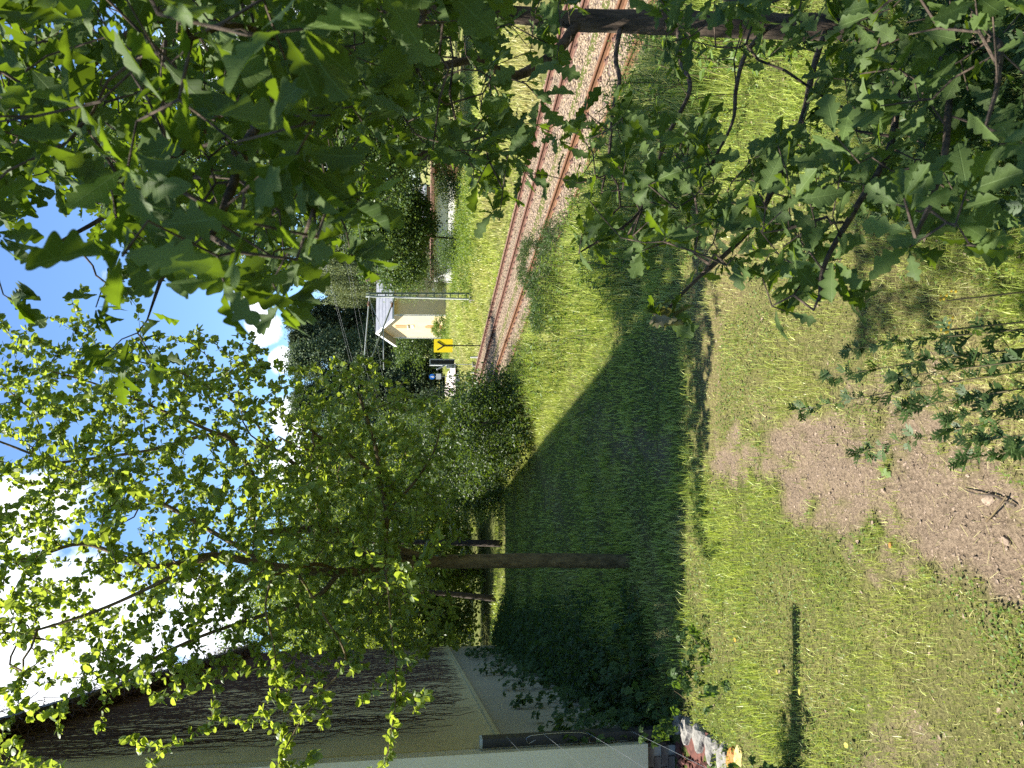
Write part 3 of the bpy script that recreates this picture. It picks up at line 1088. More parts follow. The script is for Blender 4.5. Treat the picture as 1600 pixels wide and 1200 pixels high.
for i, (px, py, sx, sy, sz, rz, mt, lab) in enumerate((
        (1066, 1128, 0.20, 0.30, 0.20, 0.5, 'stone_grey', 'grey edging stone closest to the dark fence post'),
        (1078, 1140, 0.22, 0.30, 0.18, 0.7, 'stone_grey', 'grey edging stone in the shade, second from the fence post'),
        (1098, 1152, 0.22, 0.28, 0.18, 0.9, 'stone_grey', 'pale edging stone where the shadow ends, between grey and white stones'),
        (1117, 1170, 0.20, 0.28, 0.16, 0.9, 'stone_grey', 'sunlit whitish edging stone beside the orange stone'),
        (1134, 1186, 0.20, 0.26, 0.14, 1.0, 'stone_grey', 'whitish edging stone nearest the bottom edge, touching the orange stone'),
        (1147, 1186, 0.15, 0.24, 0.10, 1.0, 'stone_orange', 'bright orange stone at the edge of the flower bed'),
        (1157, 1182, 0.13, 0.22, 0.08, 0.9, 'stone_yellow', 'pale yellow stone slab beside the orange stone'))):
    p = G(px, py, -0.005)
    stone('edging_stone', p, (sx, sy, sz), rz, M[mt], lab, 'stones edging the flower bed', 50 + i)
c0 = G(1075, 1190, 0)
mb = MB()
nmu = 2600
mp = np.stack([rng.uniform(-4.8, -1.75, nmu), rng.uniform(5.2, 9.25, nmu), np.zeros(nmu)], -1)
ok = np.array([((p - P1) @ R < 0.12 + 0.34 * ((P1 - p) @ F)) and (P1 - p) @ F < 1.25 for p in mp])
mp = mp[ok]
mp[:, 2] = hz(mp[:, 0], mp[:, 1]) + 0.02
rocks(mb, mp, rng.uniform(0.02, 0.055, len(mp)))
MB_m = mb.build('bark_mulch', M['mulch'], kind='stuff')
bedq = np.array([P1 + [-.3, .5, .015], P1 + 0.1 * R + [0, 0, .015], P1 - 1.15 * F + 0.5 * R + [0, 0, 0.015], P1 - 1.35 * F - 2.0 * R + [0, 0, .015], P1 - 2.6 * R + [0, 0.5, 0.015]])
MB().add(bedq, np.array([[0, 4, 3, 2], ]), np.array([[0, 2, 1]])).build('flower_bed', M['mulch'], kind='structure')

# ------------------------------------------------------------------ apple tree
g = np.random.default_rng(21)
AB = G(985, 878, 0.0)
AB[2] = float(hz(AB[0], AB[1]))
apple = thing('apple_tree', 'apple tree with a brown trunk and sunlit crown in front of the vine house', 'tree', AB)
D0 = AB @ F
sk = Skel()
sk.limb([AB - [0, 0, 0.1], W(940, 877, D0), W(850, 876, D0), W(760, 877, D0), W(690, 878, D0)], 0.098, 0.078, m=5)
sk.rmin[0] = .15; sk.rmin[1] = .118; sk.rmin[2] = .105
lim = lambda pts, r0, r1: sk.limb([W(*q) for q in pts], r0, r1)
lim([(690, 878, D0), (607, 850, D0 - .1), (605, 800, D0 - .4), (592, 745, D0 - .7), (590, 712, D0 - .9), (575, 660, D0 - 1.0), (560, 615, D0 - 1)], .055, .015)
lim([(592, 745, D0 - .7), (560, 720, D0 - .9), (510, 690, D0 - 1.2), (470, 660, D0 - 1.4)], .025, .01)
lim([(690, 878, D0), (640, 874, D0), (567, 865, D0 + .2), (515, 822, D0 + .2), (492, 775, D0 + .1), (470, 735, D0), (432, 705, D0), (400, 687, D0 - .1)], .065, .018)
lim([(515, 826, D0 + .2), (455, 828, D0), (400, 829, D0 - .2), (397, 790, D0 - .3), (398, 752, D0 - .4), (375, 710, D0 - .5), (340, 678, D0 - .6), (225, 705, D0 - .8), (100, 722, D0 - .9), (10, 735, D0 - 1)], .048, .012)
sk.rmin[:sk.n] *= 1.0
lim([(690, 878, D0), (600, 884, D0 - .2), (530, 895, D0 - .6), (425, 885, D0 - 1.0), (330, 868, D0 - 1.3), (240, 885, D0 - 1.7), (130, 850, D0 - 1.5), (30, 875, D0 - 1.9), (-80, 850, D0 - 2)], .066, .006)
lim([(330, 868, D0 - 1.3), (250, 910, D0 - 1.2), (150, 955, D0 - 1.2), (40, 990, D0 - 1.2)], .03, .01)
lim([(425, 885, D0 - 1), (330, 830, D0 - .5), (240, 780, D0 - .2), (130, 740, D0), (0, 690, D0)], .035, .012)
lim([(530, 895, D0 - .6), (490, 935, D0 - .7), (400, 965, D0 - .9), (300, 1000, D0 - 1), (200, 1050, D0 - 1.2), (130, 1095, D0 - 1.3)], .035, .008)
lim([(340, 678, D0 - .6), (250, 640, D0 - .7), (150, 600, D0 - .8), (60, 575, D0 - .8)], .022, .007)
lim([(432, 705, D0), (380, 640, D0), (300, 590, D0 + .1), (200, 560, D0 + .1)], .02, .007)
lim([(605, 800, D0 - .4), (650, 750, D0 - .5), (680, 700, D0 - .5), (690, 650, D0 - .4)], .022, .008)
lim([(640, 874, D0), (600, 930, D0 + .1), (560, 980, D0 + .3), (520, 1020, D0 + .4)], .03, .008)
# branches reaching out towards the viewer, their ends hang in the sun beyond the house shadow
lim([(530, 895, D0 - .6), (500, 882, 9.2), (460, 888, 8.5), (425, 900, 8.0)], .032, .012)
lim([(425, 900, 8.0), (415, 950, 7.9), (428, 1010, 7.85), (431, 1060, 7.8), (433, 1105, 7.75)], .012, .004)
lim([(460, 888, 8.6), (505, 960, 8.0), (540, 1030, 7.9), (500, 1085, 7.85), (468, 1130, 7.8), (430, 1200, 7.7)], .014, .005)
lim([(607, 850, D0 - .1), (600, 880, 9.2), (606, 920, 8.2), (613, 1000, 7.9), (619, 1080, 7.8), (604, 1190, 7.7)], .014, .004)
n_limb = sk.n


def ell(px, py, D, ru, rv, rd, n, hollow=0.25):
    """points in an ellipsoid at a seen place; semi-axes: sideways ru, up rv, depth rd"""
    c = W(px, py, D)
    v = rdir(n, g) * (hollow + (1 - hollow) * g.random((n, 1)) ** 0.5)
    return c + v[:, 0:1] * R * ru + v[:, 1:2] * Z * rv + v[:, 2:3] * F * rd


A = np.concatenate([ell(170, 840, 9.6, 3.0, 3.0, 2.6, 900), ell(-120, 850, 9.4, 2.6, 2.2, 2.4, 330), ell(330, 700, 9.8, 1.5, 1.9, 2.2, 360),
                    ell(560, 720, 9.8, 1.35, 1.3, 1.6, 380), ell(620, 900, 10.6, 1.8, 1.0, 1.6, 230), ell(400, 1000, 9.4, 1.3, 1.7, 1.6, 200),
                    ell(140, 620, 9.6, 0.5, 1.5, 1.3, 45), ell(480, 860, 8.4, 1.0, 1.6, 1.0, 70), ell(150, 1060, 9.0, .7, .8, 1.0, 40)])
A = A[A[:, 2] > 2.1]
A = A[~((A[:, 0] < -0.9) & (A[:, 1] > HY0 - .3))]
sk.twigs(A, 0.2, g, droop=0.06, wig=0.18)
# twiglets on the hanging branches
hp = sk.p[[i for i in range(n_limb) if (sk.p[i] @ F) < 8.3]]
A2 = hp[g.integers(0, len(hp), 44)] + g.normal(size=(44, 3)) * np.array([0.16, 0.16, 0.14]) - np.array([0, 0, 0.08])
sk.twigs(A2, 0.08, g, wig=0.12)
sk.finish(tip=0.0028, e=2.25)
thickm, thin = sk.tubes(0.011, 9, 4, 0.03, g)
thickm.build('trunk', M['apple_bark'], apple, True)
thin.build('twigs', M['apple_bark'], apple, kind='stuff')
P, d = leaf_spots(sk, 0.0085, 58, g, tipn=7)
m = len(P)
d = norm(d + np.array([0, 0, -0.25]))
nrm = norm(rdir(m, g) * 0.85 + np.array([0, 0, 0.75]) + 0.25 * sun_to)
size = g.uniform(0.045, 0.085, m)
size = np.where(P @ F < 8.1, size * 1.2, size)
P = P + d * 0.015
Dp = P @ F
vis = np.argsort(Dp + 4 * (np.abs(P @ R + 2.0) > 4))
single = vis[:300]
rest = vis[300:]
mb = MB()
vs = g.integers(0, 4, len(rest))
for k in range(4):
    q = rest[vs == k]
    scatter(mb, APPLE[k], P[q], d[q], nrm[q], size[q], g.random(len(q)))
mb.build('foliage', M['apple_leaf'], apple, kind='stuff')
print('apple leaves', m)


def single_leaves(name, meshes, idx, P, d, nrm, size, parent, g):
    for i in idx:
        dd = d[i] / np.linalg.norm(d[i])
        nn = nrm[i] - dd * (nrm[i] @ dd)
        nn /= np.linalg.norm(nn)
        xx = np.cross(dd, nn)
        o = link(name, meshes[int(g.integers(0, len(meshes)))], parent, at=P[i])
        Rm = Matrix(((xx[0], dd[0], nn[0]), (xx[1], dd[1], nn[1]), (xx[2], dd[2], nn[2])))
        o.rotation_euler = Rm.to_euler()
        o.scale = (size[i],) * 3


al = [MB().add(tp[0], tp[1]).mesh('leaf', M['apple_leaf']) for tp in APPLE]
single_leaves('leaf', al, single, P, d, nrm, size, apple, g)
ol = MB().add(APPLE[0][0], APPLE[0][1]).mesh('leaf', M['orange_leaf'])
o = link('leaf', ol, apple, at=W(662, 832, 8.2), label='orange withered leaf hanging low in the crown')
o.scale = (0.085,) * 3
o.rotation_euler = (1.2, 0.5, 1.0)
import bmesh as _bm
bm = _bm.new()
_bm.ops.create_uvsphere(bm, u_segments=14, v_segments=10, radius=0.032)
for v in bm.verts:
    r_ = math.hypot(v.co.x, v.co.y)
    v.co.z *= 0.9
    v.co.z -= 0.010 * math.exp(-(r_ / 0.010) ** 2) * (1 if v.co.z > 0 else -0.6)
fm = bpy.data.meshes.new('apple')
bm.to_mesh(fm)
bm.free()
fm.materials.append(M['apple_skin'])
for px, py, D in ((266, 813, 8.3), (300, 690, 9.0), (180, 900, 8.2), (470, 750, 9.2), (520, 660, 9.3)):
    link('apple', fm, apple, at=W(px, py, D))

# ------------------------------------------------------------------ oak on the right
g = np.random.default_rng(33)
OB = W(1350, 42, 4.5)
OB[2] = float(hz(OB[0], OB[1]))
oak = thing('oak_tree', 'oak with dark furrowed trunk and lobed leaves hanging close to the viewer', 'tree', OB)
sk = Skel()
lim([(1400, 45, 4.5), (1340, 43, 4.5), (1250, 42, 4.5), (1120, 38, 4.5), (1000, 34, 4.5), (905, 32, 4.5)], .088, .066)
sk.p[0] = OB - [0, 0, .15]
lim([(905, 32, 4.5), (760, 20, 4.45), (560, 10, 4.3), (300, -20, 4.1), (0, -60, 4.0)], .05, .018)
lim([(905, 32, 4.5), (870, 80, 4.4), (812, 117, 4.2), (775, 108, 4.0), (737, 94, 3.8), (600, 130, 3.4), (450, 200, 3.0), (330, 320, 2.8), (250, 440, 2.7)], .034, .007)
lim([(560, 10, 4.3), (430, 110, 3.6), (300, 220, 3.2), (190, 320, 3.0), (90, 380, 2.9)], .024, .006)
lim([(760, 20, 4.45), (620, 60, 3.3), (480, 110, 2.3), (400, 200, 1.8), (360, 300, 1.55), (330, 370, 1.45)], .022, .006)
lim([(480, 110, 2.3), (420, 60, 1.8), (360, 40, 1.5), (300, 60, 1.3)], .012, .005)
lim([(300, -20, 4.1), (180, 70, 3.5), (90, 150, 3.2), (0, 230, 3.0), (-40, 330, 2.9)], .02, .006)
lim([(620, 60, 3.3), (660, 30, 2.2), (640, -10, 1.6), (600, -40, 1.3)], .012, .005)
lim([(1060, 40, 4.5), (1064, 95, 4.3), (1078, 140, 4.1), (1040, 220, 3.7), (1000, 330, 3.35), (905, 395, 3.2)], .017, .005)
lim([(970, 40, 4.5), (962, 90, 4.3), (968, 125, 4.1), (958, 170, 3.9), (952, 240, 3.6), (940, 300, 3.5)], .016, .005)
lim([(1290, 45, 4.5), (1270, 110, 4.1), (1255, 180, 3.6), (1220, 270, 3.2), (1170, 360, 2.9), (1085, 440, 2.75), (1035, 492, 2.7)], .02, .005)
lim([(1370, 45, 4.5), (1400, 130, 3.5), (1390, 230, 2.7), (1340, 320, 2.3), (1290, 410, 2.15), (1280, 470, 2.1)], .018, .005)
lim([(1390, 45, 4.5), (1470, 90, 3.0), (1480, 200, 2.1), (1460, 300, 1.75), (1430, 370, 1.6)], .016, .005)
lim([(1470, 90, 3.0), (1550, 60, 2.1), (1560, 120, 1.7), (1540, 200, 1.5)], .012, .004)
lim([(1200, 42, 4.5), (1165, 85, 4.0), (1150, 140, 3.6), (1145, 190, 3.3), (1110, 260, 3.1)], .016, .005)
# region of leaf sprays: (x range, y range, distance range, number)
n_in = sk.n
sk.limb([W(0, -60, 4.0), 3.8 * F + 1.5 * R + Z * 5.9, 3.5 * F + .2 * R + Z * 6.1, 3.2 * F - 1.4 * R + Z * 5.9, 2.9 * F - 2.4 * R + Z * 5.7], .028, .007)
sk.limb([3.6 * F + .6 * R + Z * 6.05, 2.2 * F + .2 * R + Z * 5.6, .9 * F - .6 * R + Z * 5.2], .018, .006)
k = 0
B_ = []
while k < 470:
    D_ = g.uniform(1.2, 4.8)
    B_.append(D_ * F + g.uniform(-1.0, 2.2) * R + Z * (3.45 + .53 * D_ + g.uniform(0, 1.6)))
    k += 1
sk.twigs(np.array(B_), 0.18, g, droop=0.02, wig=0.2, lo=n_in)
# boughs overhead, above and behind the viewer's frame: they shade the near bank
k = 0
B_ = []
while k < 1300:
    D_ = 4.9 - 4.3 * g.random() ** 1.4
    z_ = 3.35 + .53 * D_ + g.uniform(0, 1.3)
    la_ = g.uniform(.3 + .1 * (4.7 - D_), 2.9) - z_ / 1.664
    B_.append(D_ * F + la_ * R + Z * z_)
    k += 1
sk.twigs(np.array(B_), 0.16, g, droop=0.02, wig=0.2, lo=n_in)
xb = np.array([-100, 0, 30, 60, 110, 160, 200, 260, 300, 360, 420, 470, 520, 570, 600, 640, 700, 740, 790, 820, 860])
yb = np.array([430, 400, 330, 290, 310, 400, 430, 430, 460, 460, 450, 420, 400, 330, 250, 230, 260, 310, 320, 230, 190])
A = []


def spray(x0, x1, y0, y1, d0, d1, n, bound=None):
    k = 0
    while k < n:
        x, y = g.uniform(x0, x1), g.uniform(y0, y1)
        if bound is not None and y > np.interp(x, *bound) - 12:
            continue
        A.append(W(x, y, g.uniform(d0, d1)))
        k += 1


spray(-100, 780, -120, 460, 2.4, 4.6, 820, (xb, yb))
spray(-60, 620, -150, 420, 1.5, 2.6, 240, (xb, yb))
spray(180, 520, -60, 420, 1.05, 1.6, 40, (xb, yb))
spray(560, 760, -60, 20, 1.2, 1.8, 10)
spray(740, 900, -40, 290, 2.6, 4.4, 46)
for x0, x1, y0, y1, d0, d1, n in ((900, 1010, 160, 400, 2.9, 3.8, 44), (960, 1120, 180, 400, 2.5, 3.7, 62), (1080, 1280, 220, 430, 2.4, 3.4, 70),
                                  (1180, 1330, 300, 490, 2.0, 2.5, 30), (1300, 1500, 90, 330, 1.9, 2.9, 44), (1380, 1540, 250, 390, 1.5, 1.9, 14),
                                  (1250, 1420, 60, 260, 2.8, 3.9, 36), (1500, 1640, -40, 330, 1.4, 2.4, 26), (1020, 1300, -60, 90, 2.4, 3.9, 34),
                                  (1330, 1560, -80, 90, 1.7, 3.0, 34)):
    spray(x0, x1, y0, y1, d0, d1, n)
for x, y, D in ((150, 430, 2.9), (145, 415, 2.9), (160, 450, 2.85), (195, 440, 2.8), (150, 480, 2.8), (160, 560, 2.7), (190, 530, 2.7), (185, 580, 2.65),
                (215, 520, 2.7), (240, 560, 2.6), (230, 500, 2.7), (5, 460, 2.6), (20, 470, 2.6), (1035, 500, 2.7), (1020, 490, 2.7), (1050, 505, 2.68),
                (340, 400, 1.35), (350, 440, 1.35), (425, 440, 1.7), (440, 470, 1.8), (550, 400, 1.8), (780, 345, 2.9), (770, 330, 2.9)):
    A.append(W(x, y, D))
A = np.array(A)
sk.twigs(A, 0.11, g, droop=0.02, wig=0.2)
sk.finish(tip=0.0022, e=2.3)
thickm, thin = sk.tubes(0.009, 12, 5, 0.035, g)
thickm.build('trunk', M['oak_bark'], oak, True)
thin.build('twigs', M['oak_bark'], oak, kind='stuff')
P, d = leaf_spots(sk, 0.0034, 11, g, tipn=7)
m = len(P)
d = norm(d + np.array([0, 0, -0.45]))
nrm = norm(rdir(m, g) * 0.75 + np.array([0, 0, 0.8]))
size = g.uniform(0.065, 0.125, m)
P = P + d * 0.01
dist = np.linalg.norm(P - EYE, axis=1)
Dp = P @ F
ok = (Dp > 0.75)
P, d, nrm, size, dist = P[ok], d[ok], nrm[ok], size[ok], dist[ok]
order = np.argsort(dist / size)
single, rest = order[:300], order[300:]
otm = [oak_template(np.random.default_rng(900 + i), 2) for i in range(14)]
oms = []
for V, Q, lx, ly in otm:
    oms.append(MB().add(V, Q, lx=lx, ly=ly).mesh('leaf', M['oak_leaf'], True))
single_leaves('leaf', oms, single, P, d, nrm, size, oak, g)
mb = MB()
oto = [oak_template(np.random.default_rng(950 + i), 1) for i in range(12)]
vs = g.integers(0, 12, len(rest))
for k in range(12):
    q = rest[vs == k]
    V, Q, lx, ly = oto[k]
    scatter(mb, (V, Q), P[q], d[q], nrm[q], size[q], g.random(len(q)), lx=lx, ly=ly)
mb.build('foliage', M['oak_leaf'], oak, True, kind='stuff')
print('oak leaves', len(P))
ym = MB().add(otm[1][0], otm[1][1], lx=otm[1][2], ly=otm[1][3]).mesh('leaf', M['oak_young'], True)
for k, (px, py) in enumerate(((1022, 492), (1015, 506), (1030, 512), (1048, 503), (1040, 515), (1028, 478))):
    o = link('leaf', ym, oak, at=W(px, py, 2.66), label='pale pinkish young oak leaf at the twig tip')
    o.rotation_euler = (-0.6 + 0.4 * math.sin(k * 2.0), 0.5 * math.cos(k), 2.0 + k * 0.9)
    o.scale = (0.085,) * 3


# ------------------------------------------------------------------ background trees, shrubs
def far_tree(name, label, cat, base, crowns, nclump, nleaf, leaf, mat, bark, group=None, trunk_r=0.2, trunk_top=None, clump=0.7, tpl=CARD, seed=0, dens_up=0.3,
             lean=None, flat=0.0, droop=0.0, limbs=True):
    """crowns: list of (centre, (rx, ry, rz), share). Trunk grows to the crowns, boughs to every clump, leaves around each clump"""
    g = np.random.default_rng(seed)
    base = np.asarray(base, float)
    root = thing(name, label, cat, base, group)
    sk = Skel()
    top = np.asarray(trunk_top if trunk_top is not None else crowns[0][0], float)
    mid = (base + top) / 2 + (np.asarray(lean) if lean is not None else g.normal(size=3) * 0.02 * np.linalg.norm(top - base))
    sk.limb([base - [0, 0, .2], mid, top], trunk_r, trunk_r * 0.3, m=6)
    C_, Rr = [], []
    for c, r, sh in crowns:
        k = max(3, int(nclump * sh))
        v = rdir(k, g)
        rad = (0.35 + 0.65 * g.random((k, 1)) ** 0.45)
        # a lumpy outline: each direction has its own reach
        lump = 0.82 + 0.36 * vnoise(v[:, 0] * 2 + 7 + seed, v[:, 1] * 2 + v[:, 2] * 1.7 + 9, 1.3, 5)[:, None]
        C_.append(np.asarray(c) + v * rad * lump * np.asarray(r))
    C_ = np.concatenate(C_)
    C_ = C_[C_[:, 2] > base[2] + 0.15]
    if limbs:
        sk.twigs(C_, max(0.3, clump * 0.8), g, droop=droop, wig=0.1)
    sk.finish(tip=0.012 * max(0.4, trunk_r / 0.2), e=2.3)
    a, b = sk.tubes(0.0, 6, 3)
    a.build('trunk', bark, root, True)
    per = max(3, nleaf // len(C_))
    k = np.repeat(np.arange(len(C_)), per)
    cs = clump * g.uniform(0.6, 1.3, len(C_))
    off = g.normal(size=(len(k), 3)) * np.array([1, 1, 0.62])
    P = C_[k] + off * cs[k][:, None] * 0.55
    P = P[P[:, 2] > base[2] + 0.03]
    m = len(P)
    d = norm(rdir(m, g) + np.array([0, 0, -flat]))
    nn = norm(rdir(m, g) + np.array([0, 0, dens_up]))
    mb = MB()
    scatter(mb, tpl, P, d, nn, leaf * g.uniform(0.65, 1.35, m), np.clip(g.random(m) * 0.75 + 0.25 * g.random(len(C_))[k[:m]], 0, 0.999))
    mb.build('crown', mat, root, kind='stuff')
    return root


def gz(x, y):
    return float(hz(np.array(x), np.array(y)))


# trees and shrubs along the path behind the apple tree
for i, (bx, by, h, r, mat, lab, lf) in enumerate((
        (1.75, 27.9, 8.2, 2.3, 'mid_leaf', 'slim tree with a bare dark trunk at the end of the shaded lawn', .10),
        (-0.2, 31.0, 8.6, 2.6, 'bright_leaf', 'sunlit pale green tree with a dark trunk at the end of the vine house', .11))):
    z0 = gz(bx, by)
    far_tree('tree', lab, 'tree', (bx, by, z0), [((bx, by, z0 + h * 0.72), (r, r, h * 0.42), 1.0)], 150, 14000, lf, M[mat], M['far_bark'], None, 0.13,
             (bx + .2, by, z0 + h * 0.8), 0.6, seed=200 + i)
shr = ((4.4, 19.6, 2.6, 1.3, 1.1, 'shrub_leaf', 'dark green shrub nearest the rails at the edge of the shaded lawn'),
       (4.2, 22.6, 3.6, 1.6, 1.5, 'shrub_leaf', 'tall dark glossy shrub between the lawn and the railway'),
       (5.4, 25.5, 3.4, 1.9, 1.6, 'dark_leaf', 'blackish broad bush behind the glossy shrub by the railway'),
       (3.9, 27.6, 2.4, 1.2, 1.2, 'mid_leaf', 'small mid green bush catching sun at the lawn end'),
       (5.6, 31.0, 5.0, 2.4, 2.4, 'mid_leaf', 'rounded green bush filling the gap under the apple crown'))
for i, (bx, by, h, rx, ry, mat, lab) in enumerate(shr):
    z0 = gz(bx, by)
    far_tree('shrub', lab, 'shrub', (bx, by, z0), [((bx, by, z0 + h * 0.48), (rx, ry, h * 0.52), 1.0)], 130, 13000, 0.085, M[mat], M['far_bark'], 'shrubs between lawn and railway',
             0.05, (bx, by, z0 + h * 0.6), 0.42, seed=220 + i, dens_up=0.6)
mids = ((1.0, 37.0, 9.5, 4.2, 'bright_leaf', 'bright green tree seen through the low branches of the apple tree'),
        (6.0, 40.0, 10.0, 4.4, 'mid_leaf', 'full green tree left of the railway behind the apple crown'),
        (-3.0, 36.0, 9.0, 4.0, 'mid_leaf', 'green tree behind the far corner of the vine house'),
        (3.5, 50.0, 12.0, 5.0, 'bright_leaf', 'light green tree farther back along the garden path'),
        (-2.0, 48.0, 15.0, 5.5, 'mid_leaf', 'tall green tree topping the roof of the vine house'))
for i, (bx, by, h, r, mat, lab) in enumerate(mids):
    z0 = gz(bx, by)
    far_tree('broadleaf_tree', lab, 'tree', (bx, by, z0), [((bx, by, z0 + h * 0.55), (r, r, h * 0.47), 0.8), ((bx, by, z0 + h * 0.22), (r * .8, r * .8, h * 0.22), 0.2)], 230, 24000, 0.19,
             M[mat], M['far_bark'], 'trees beyond the shaded lawn', 0.2, (bx, by, z0 + h * 0.75), 0.9, seed=240 + i, dens_up=0.5)

# across the railway
for i, (bx, by, h, r, lab) in enumerate(((33.0, 47.0, 5.5, 3.6, 'low green bush at the right end of the white shed'), (26.3, 55.0, 1.5, 1.3, 'leafy shrub hiding the left end of the white shed'), (29.6, 50.5, 1.7, 1.2, 'leafy shrub before the middle of the white shed wall'), (36.0, 38.0, 8.0, 4.5, 'green bush across the railway, right of the tall tree'),
                                         (42.0, 52.0, 9.0, 5.0, 'big bush closing the gap above the white shed roof'), (30.0, 21.0, 7.0, 4.2, 'rightmost bush across the railway, seen behind the oak trunk'))):
    far_tree('shrub', lab, 'shrub', (bx, by, 0), [((bx, by, h * .5), (r, r, h * .52), 1.0)], 150 if h > 3 else 60, 17000 if h > 3 else 3500, 0.2 if h > 3 else .13, M['mid_leaf'], M['far_bark'], 'bushes across the railway', 0.1 if h > 3 else .03, (bx, by, h * .6), 0.9, seed=330 + i, dens_up=.5)
far_tree('broadleaf_tree', 'very tall green tree right of the yellow house, rising behind the oak leaves', 'tree', (25.5, 40.5, 0),
         [((25.0, 40.0, 13.5), (6.2, 6.0, 8.8), 0.72), ((25.5, 38.0, 7.0), (5.5, 4.5, 4.5), 0.28)], 520, 80000, 0.21, M['mid_leaf'], M['far_bark'], None, 0.38, (25.0, 40.3, 17), 1.15, seed=301, dens_up=0.5)
far_tree('broadleaf_tree', 'low spreading tree standing in front of the white shed', 'tree', (24.6, 49.5, 0),
         [((24.9, 49.2, 4.6), (4.2, 2.8, 2.8), 1.0)], 230, 36000, 0.18, M['mid_leaf'], M['far_bark'], None, 0.08, (24.8, 49.3, 4.8), 0.75, seed=302, dens_up=0.6)
far_tree('broadleaf_tree', 'dense green tree at the right edge across the railway, behind the oak trunk', 'tree', (27.5, 29.0, 0),
         [((27.5, 29, 8.5), (5.5, 5.5, 7.5), 1.0)], 240, 24000, 0.18, M['mid_leaf'], M['far_bark'], None, 0.3, (27.5, 29, 12), 1.1, seed=303, dens_up=0.5)
far_tree('sapling', 'thin young birch bush with small leaves against the yellow house wall', 'sapling', (25.2, 58.5, 0),
         [((25.2, 58.5, 3.2), (1.9, 1.6, 2.9), 1.0)], 170, 13000, 0.10, M['birch_leaf'], M['far_bark'], None, 0.04, (25.2, 58.5, 5), 0.4, seed=304, dens_up=0.3)
far_tree('shrub', 'dark shrub beside the tilted white boards at the yellow house', 'shrub', (28.0, 62, 0),
         [((28, 62, 1.1), (1.6, 1.4, 1.2), 1.0)], 60, 4500, 0.12, M['mid_leaf'], M['far_bark'], None, 0.04, (28, 62, 1.4), 0.4, seed=305, dens_up=0.6)
far_tree('shrub', 'small bush at the foot of the sunlit gable', 'shrub', (26.3, 73.2, 0),
         [((26.3, 73.2, 0.8), (1.3, 1.2, 0.9), 1.0)], 40, 2500, 0.14, M['weed_leaf'], M['far_bark'], None, 0.04, (26.3, 73.2, 1.0), 0.4, seed=306, dens_up=0.6)
far_tree('shrub', 'bushy hedge left of the yellow house behind the black and yellow sign', 'shrub', (29, 90, 0),
         [((29, 90, 3.0), (4.0, 3.0, 3.4), 1.0)], 90, 7000, 0.28, M['mid_leaf'], M['far_bark'], None, 0.12, (29, 90, 4), 1.0, seed=307, dens_up=0.6)


def conifer(label, base, h, r, mat, seed, n=42000, leaf=0.33, group='conifers behind the railway'):
    g = np.random.default_rng(seed)
    base = np.asarray(base, float)
    root = thing('conifer', label, 'conifer', base, group)
    sk = Skel()
    sk.limb([base - [0, 0, .3], base + [0, 0, h * .5], base + [0, 0, h]], 0.28, 0.03, m=10)
    k = 240
    u = 0.08 + 0.92 * g.random(k) ** 0.85
    rr = r * (1 - u) ** 0.62 * (0.45 + 0.6 * g.random(k)) + 0.2
    a = g.uniform(0, 2 * PI, k)
    C_ = base + np.stack([rr * np.cos(a), rr * np.sin(a), u * h - 0.10 * rr], -1)
    sk.twigs(C_, 0.8, g, droop=0.08, wig=0.06)
    sk.finish(0.015, 2.3)
    sk.tubes(0.0, 6, 3)[0].build('trunk', M['far_bark'], root, True)
    per = n // k
    q = np.repeat(np.arange(k), per)
    P = C_[q] + g.normal(size=(len(q), 3)) * np.array([0.55, 0.55, 0.38]) * (0.35 + 0.14 * r)
    out = P - (base + np.array([0, 0, 0]))
    out[:, 2] = 0
    d = norm(norm(out) * 0.8 + rdir(len(q), g) * 0.7 + np.array([0, 0, -0.25]))
    nn = norm(rdir(len(q), g) * 0.7 + np.array([0, 0, 0.8]))
    mb = MB()
    scatter(mb, CARD, P, d, nn, leaf * g.uniform(0.6, 1.4, len(q)), g.random(len(q)) * 0.98)
    mb.build('crown', mat, root, kind='stuff')


for i, (bx, by, h, r, mat, lab) in enumerate((
        (31.5, 101.0, 20.5, 7.0, 'blue_needle', 'soft blue-green conifer right behind the catenary arm'),
        (26.0, 103.0, 20.0, 6.6, 'blue_needle', 'soft blue-green conifer left of the wires, partly behind the apple leaves'),
        (20.0, 106.0, 18.0, 6.0, 'blue_needle', 'blue-green conifer farthest left, glimpsed through the apple crown'),
        (39.0, 114.0, 22.5, 5.0, 'pine_needle', 'blackish pine behind the ridge of the yellow house'),
        (43.5, 117.0, 24.0, 5.4, 'pine_needle', 'tall dark pine beside the drooping birch'),
        (24.0, 92.0, 9.0, 4.2, 'pine_needle', 'low dark conifer behind the railway signal'),
        (18.5, 95.0, 9.0, 4.4, 'pine_needle', 'low dark conifer behind the blue round sign'))):
    conifer(lab, (bx, by, gz(bx, by)), h, r, M[mat], 400 + i)

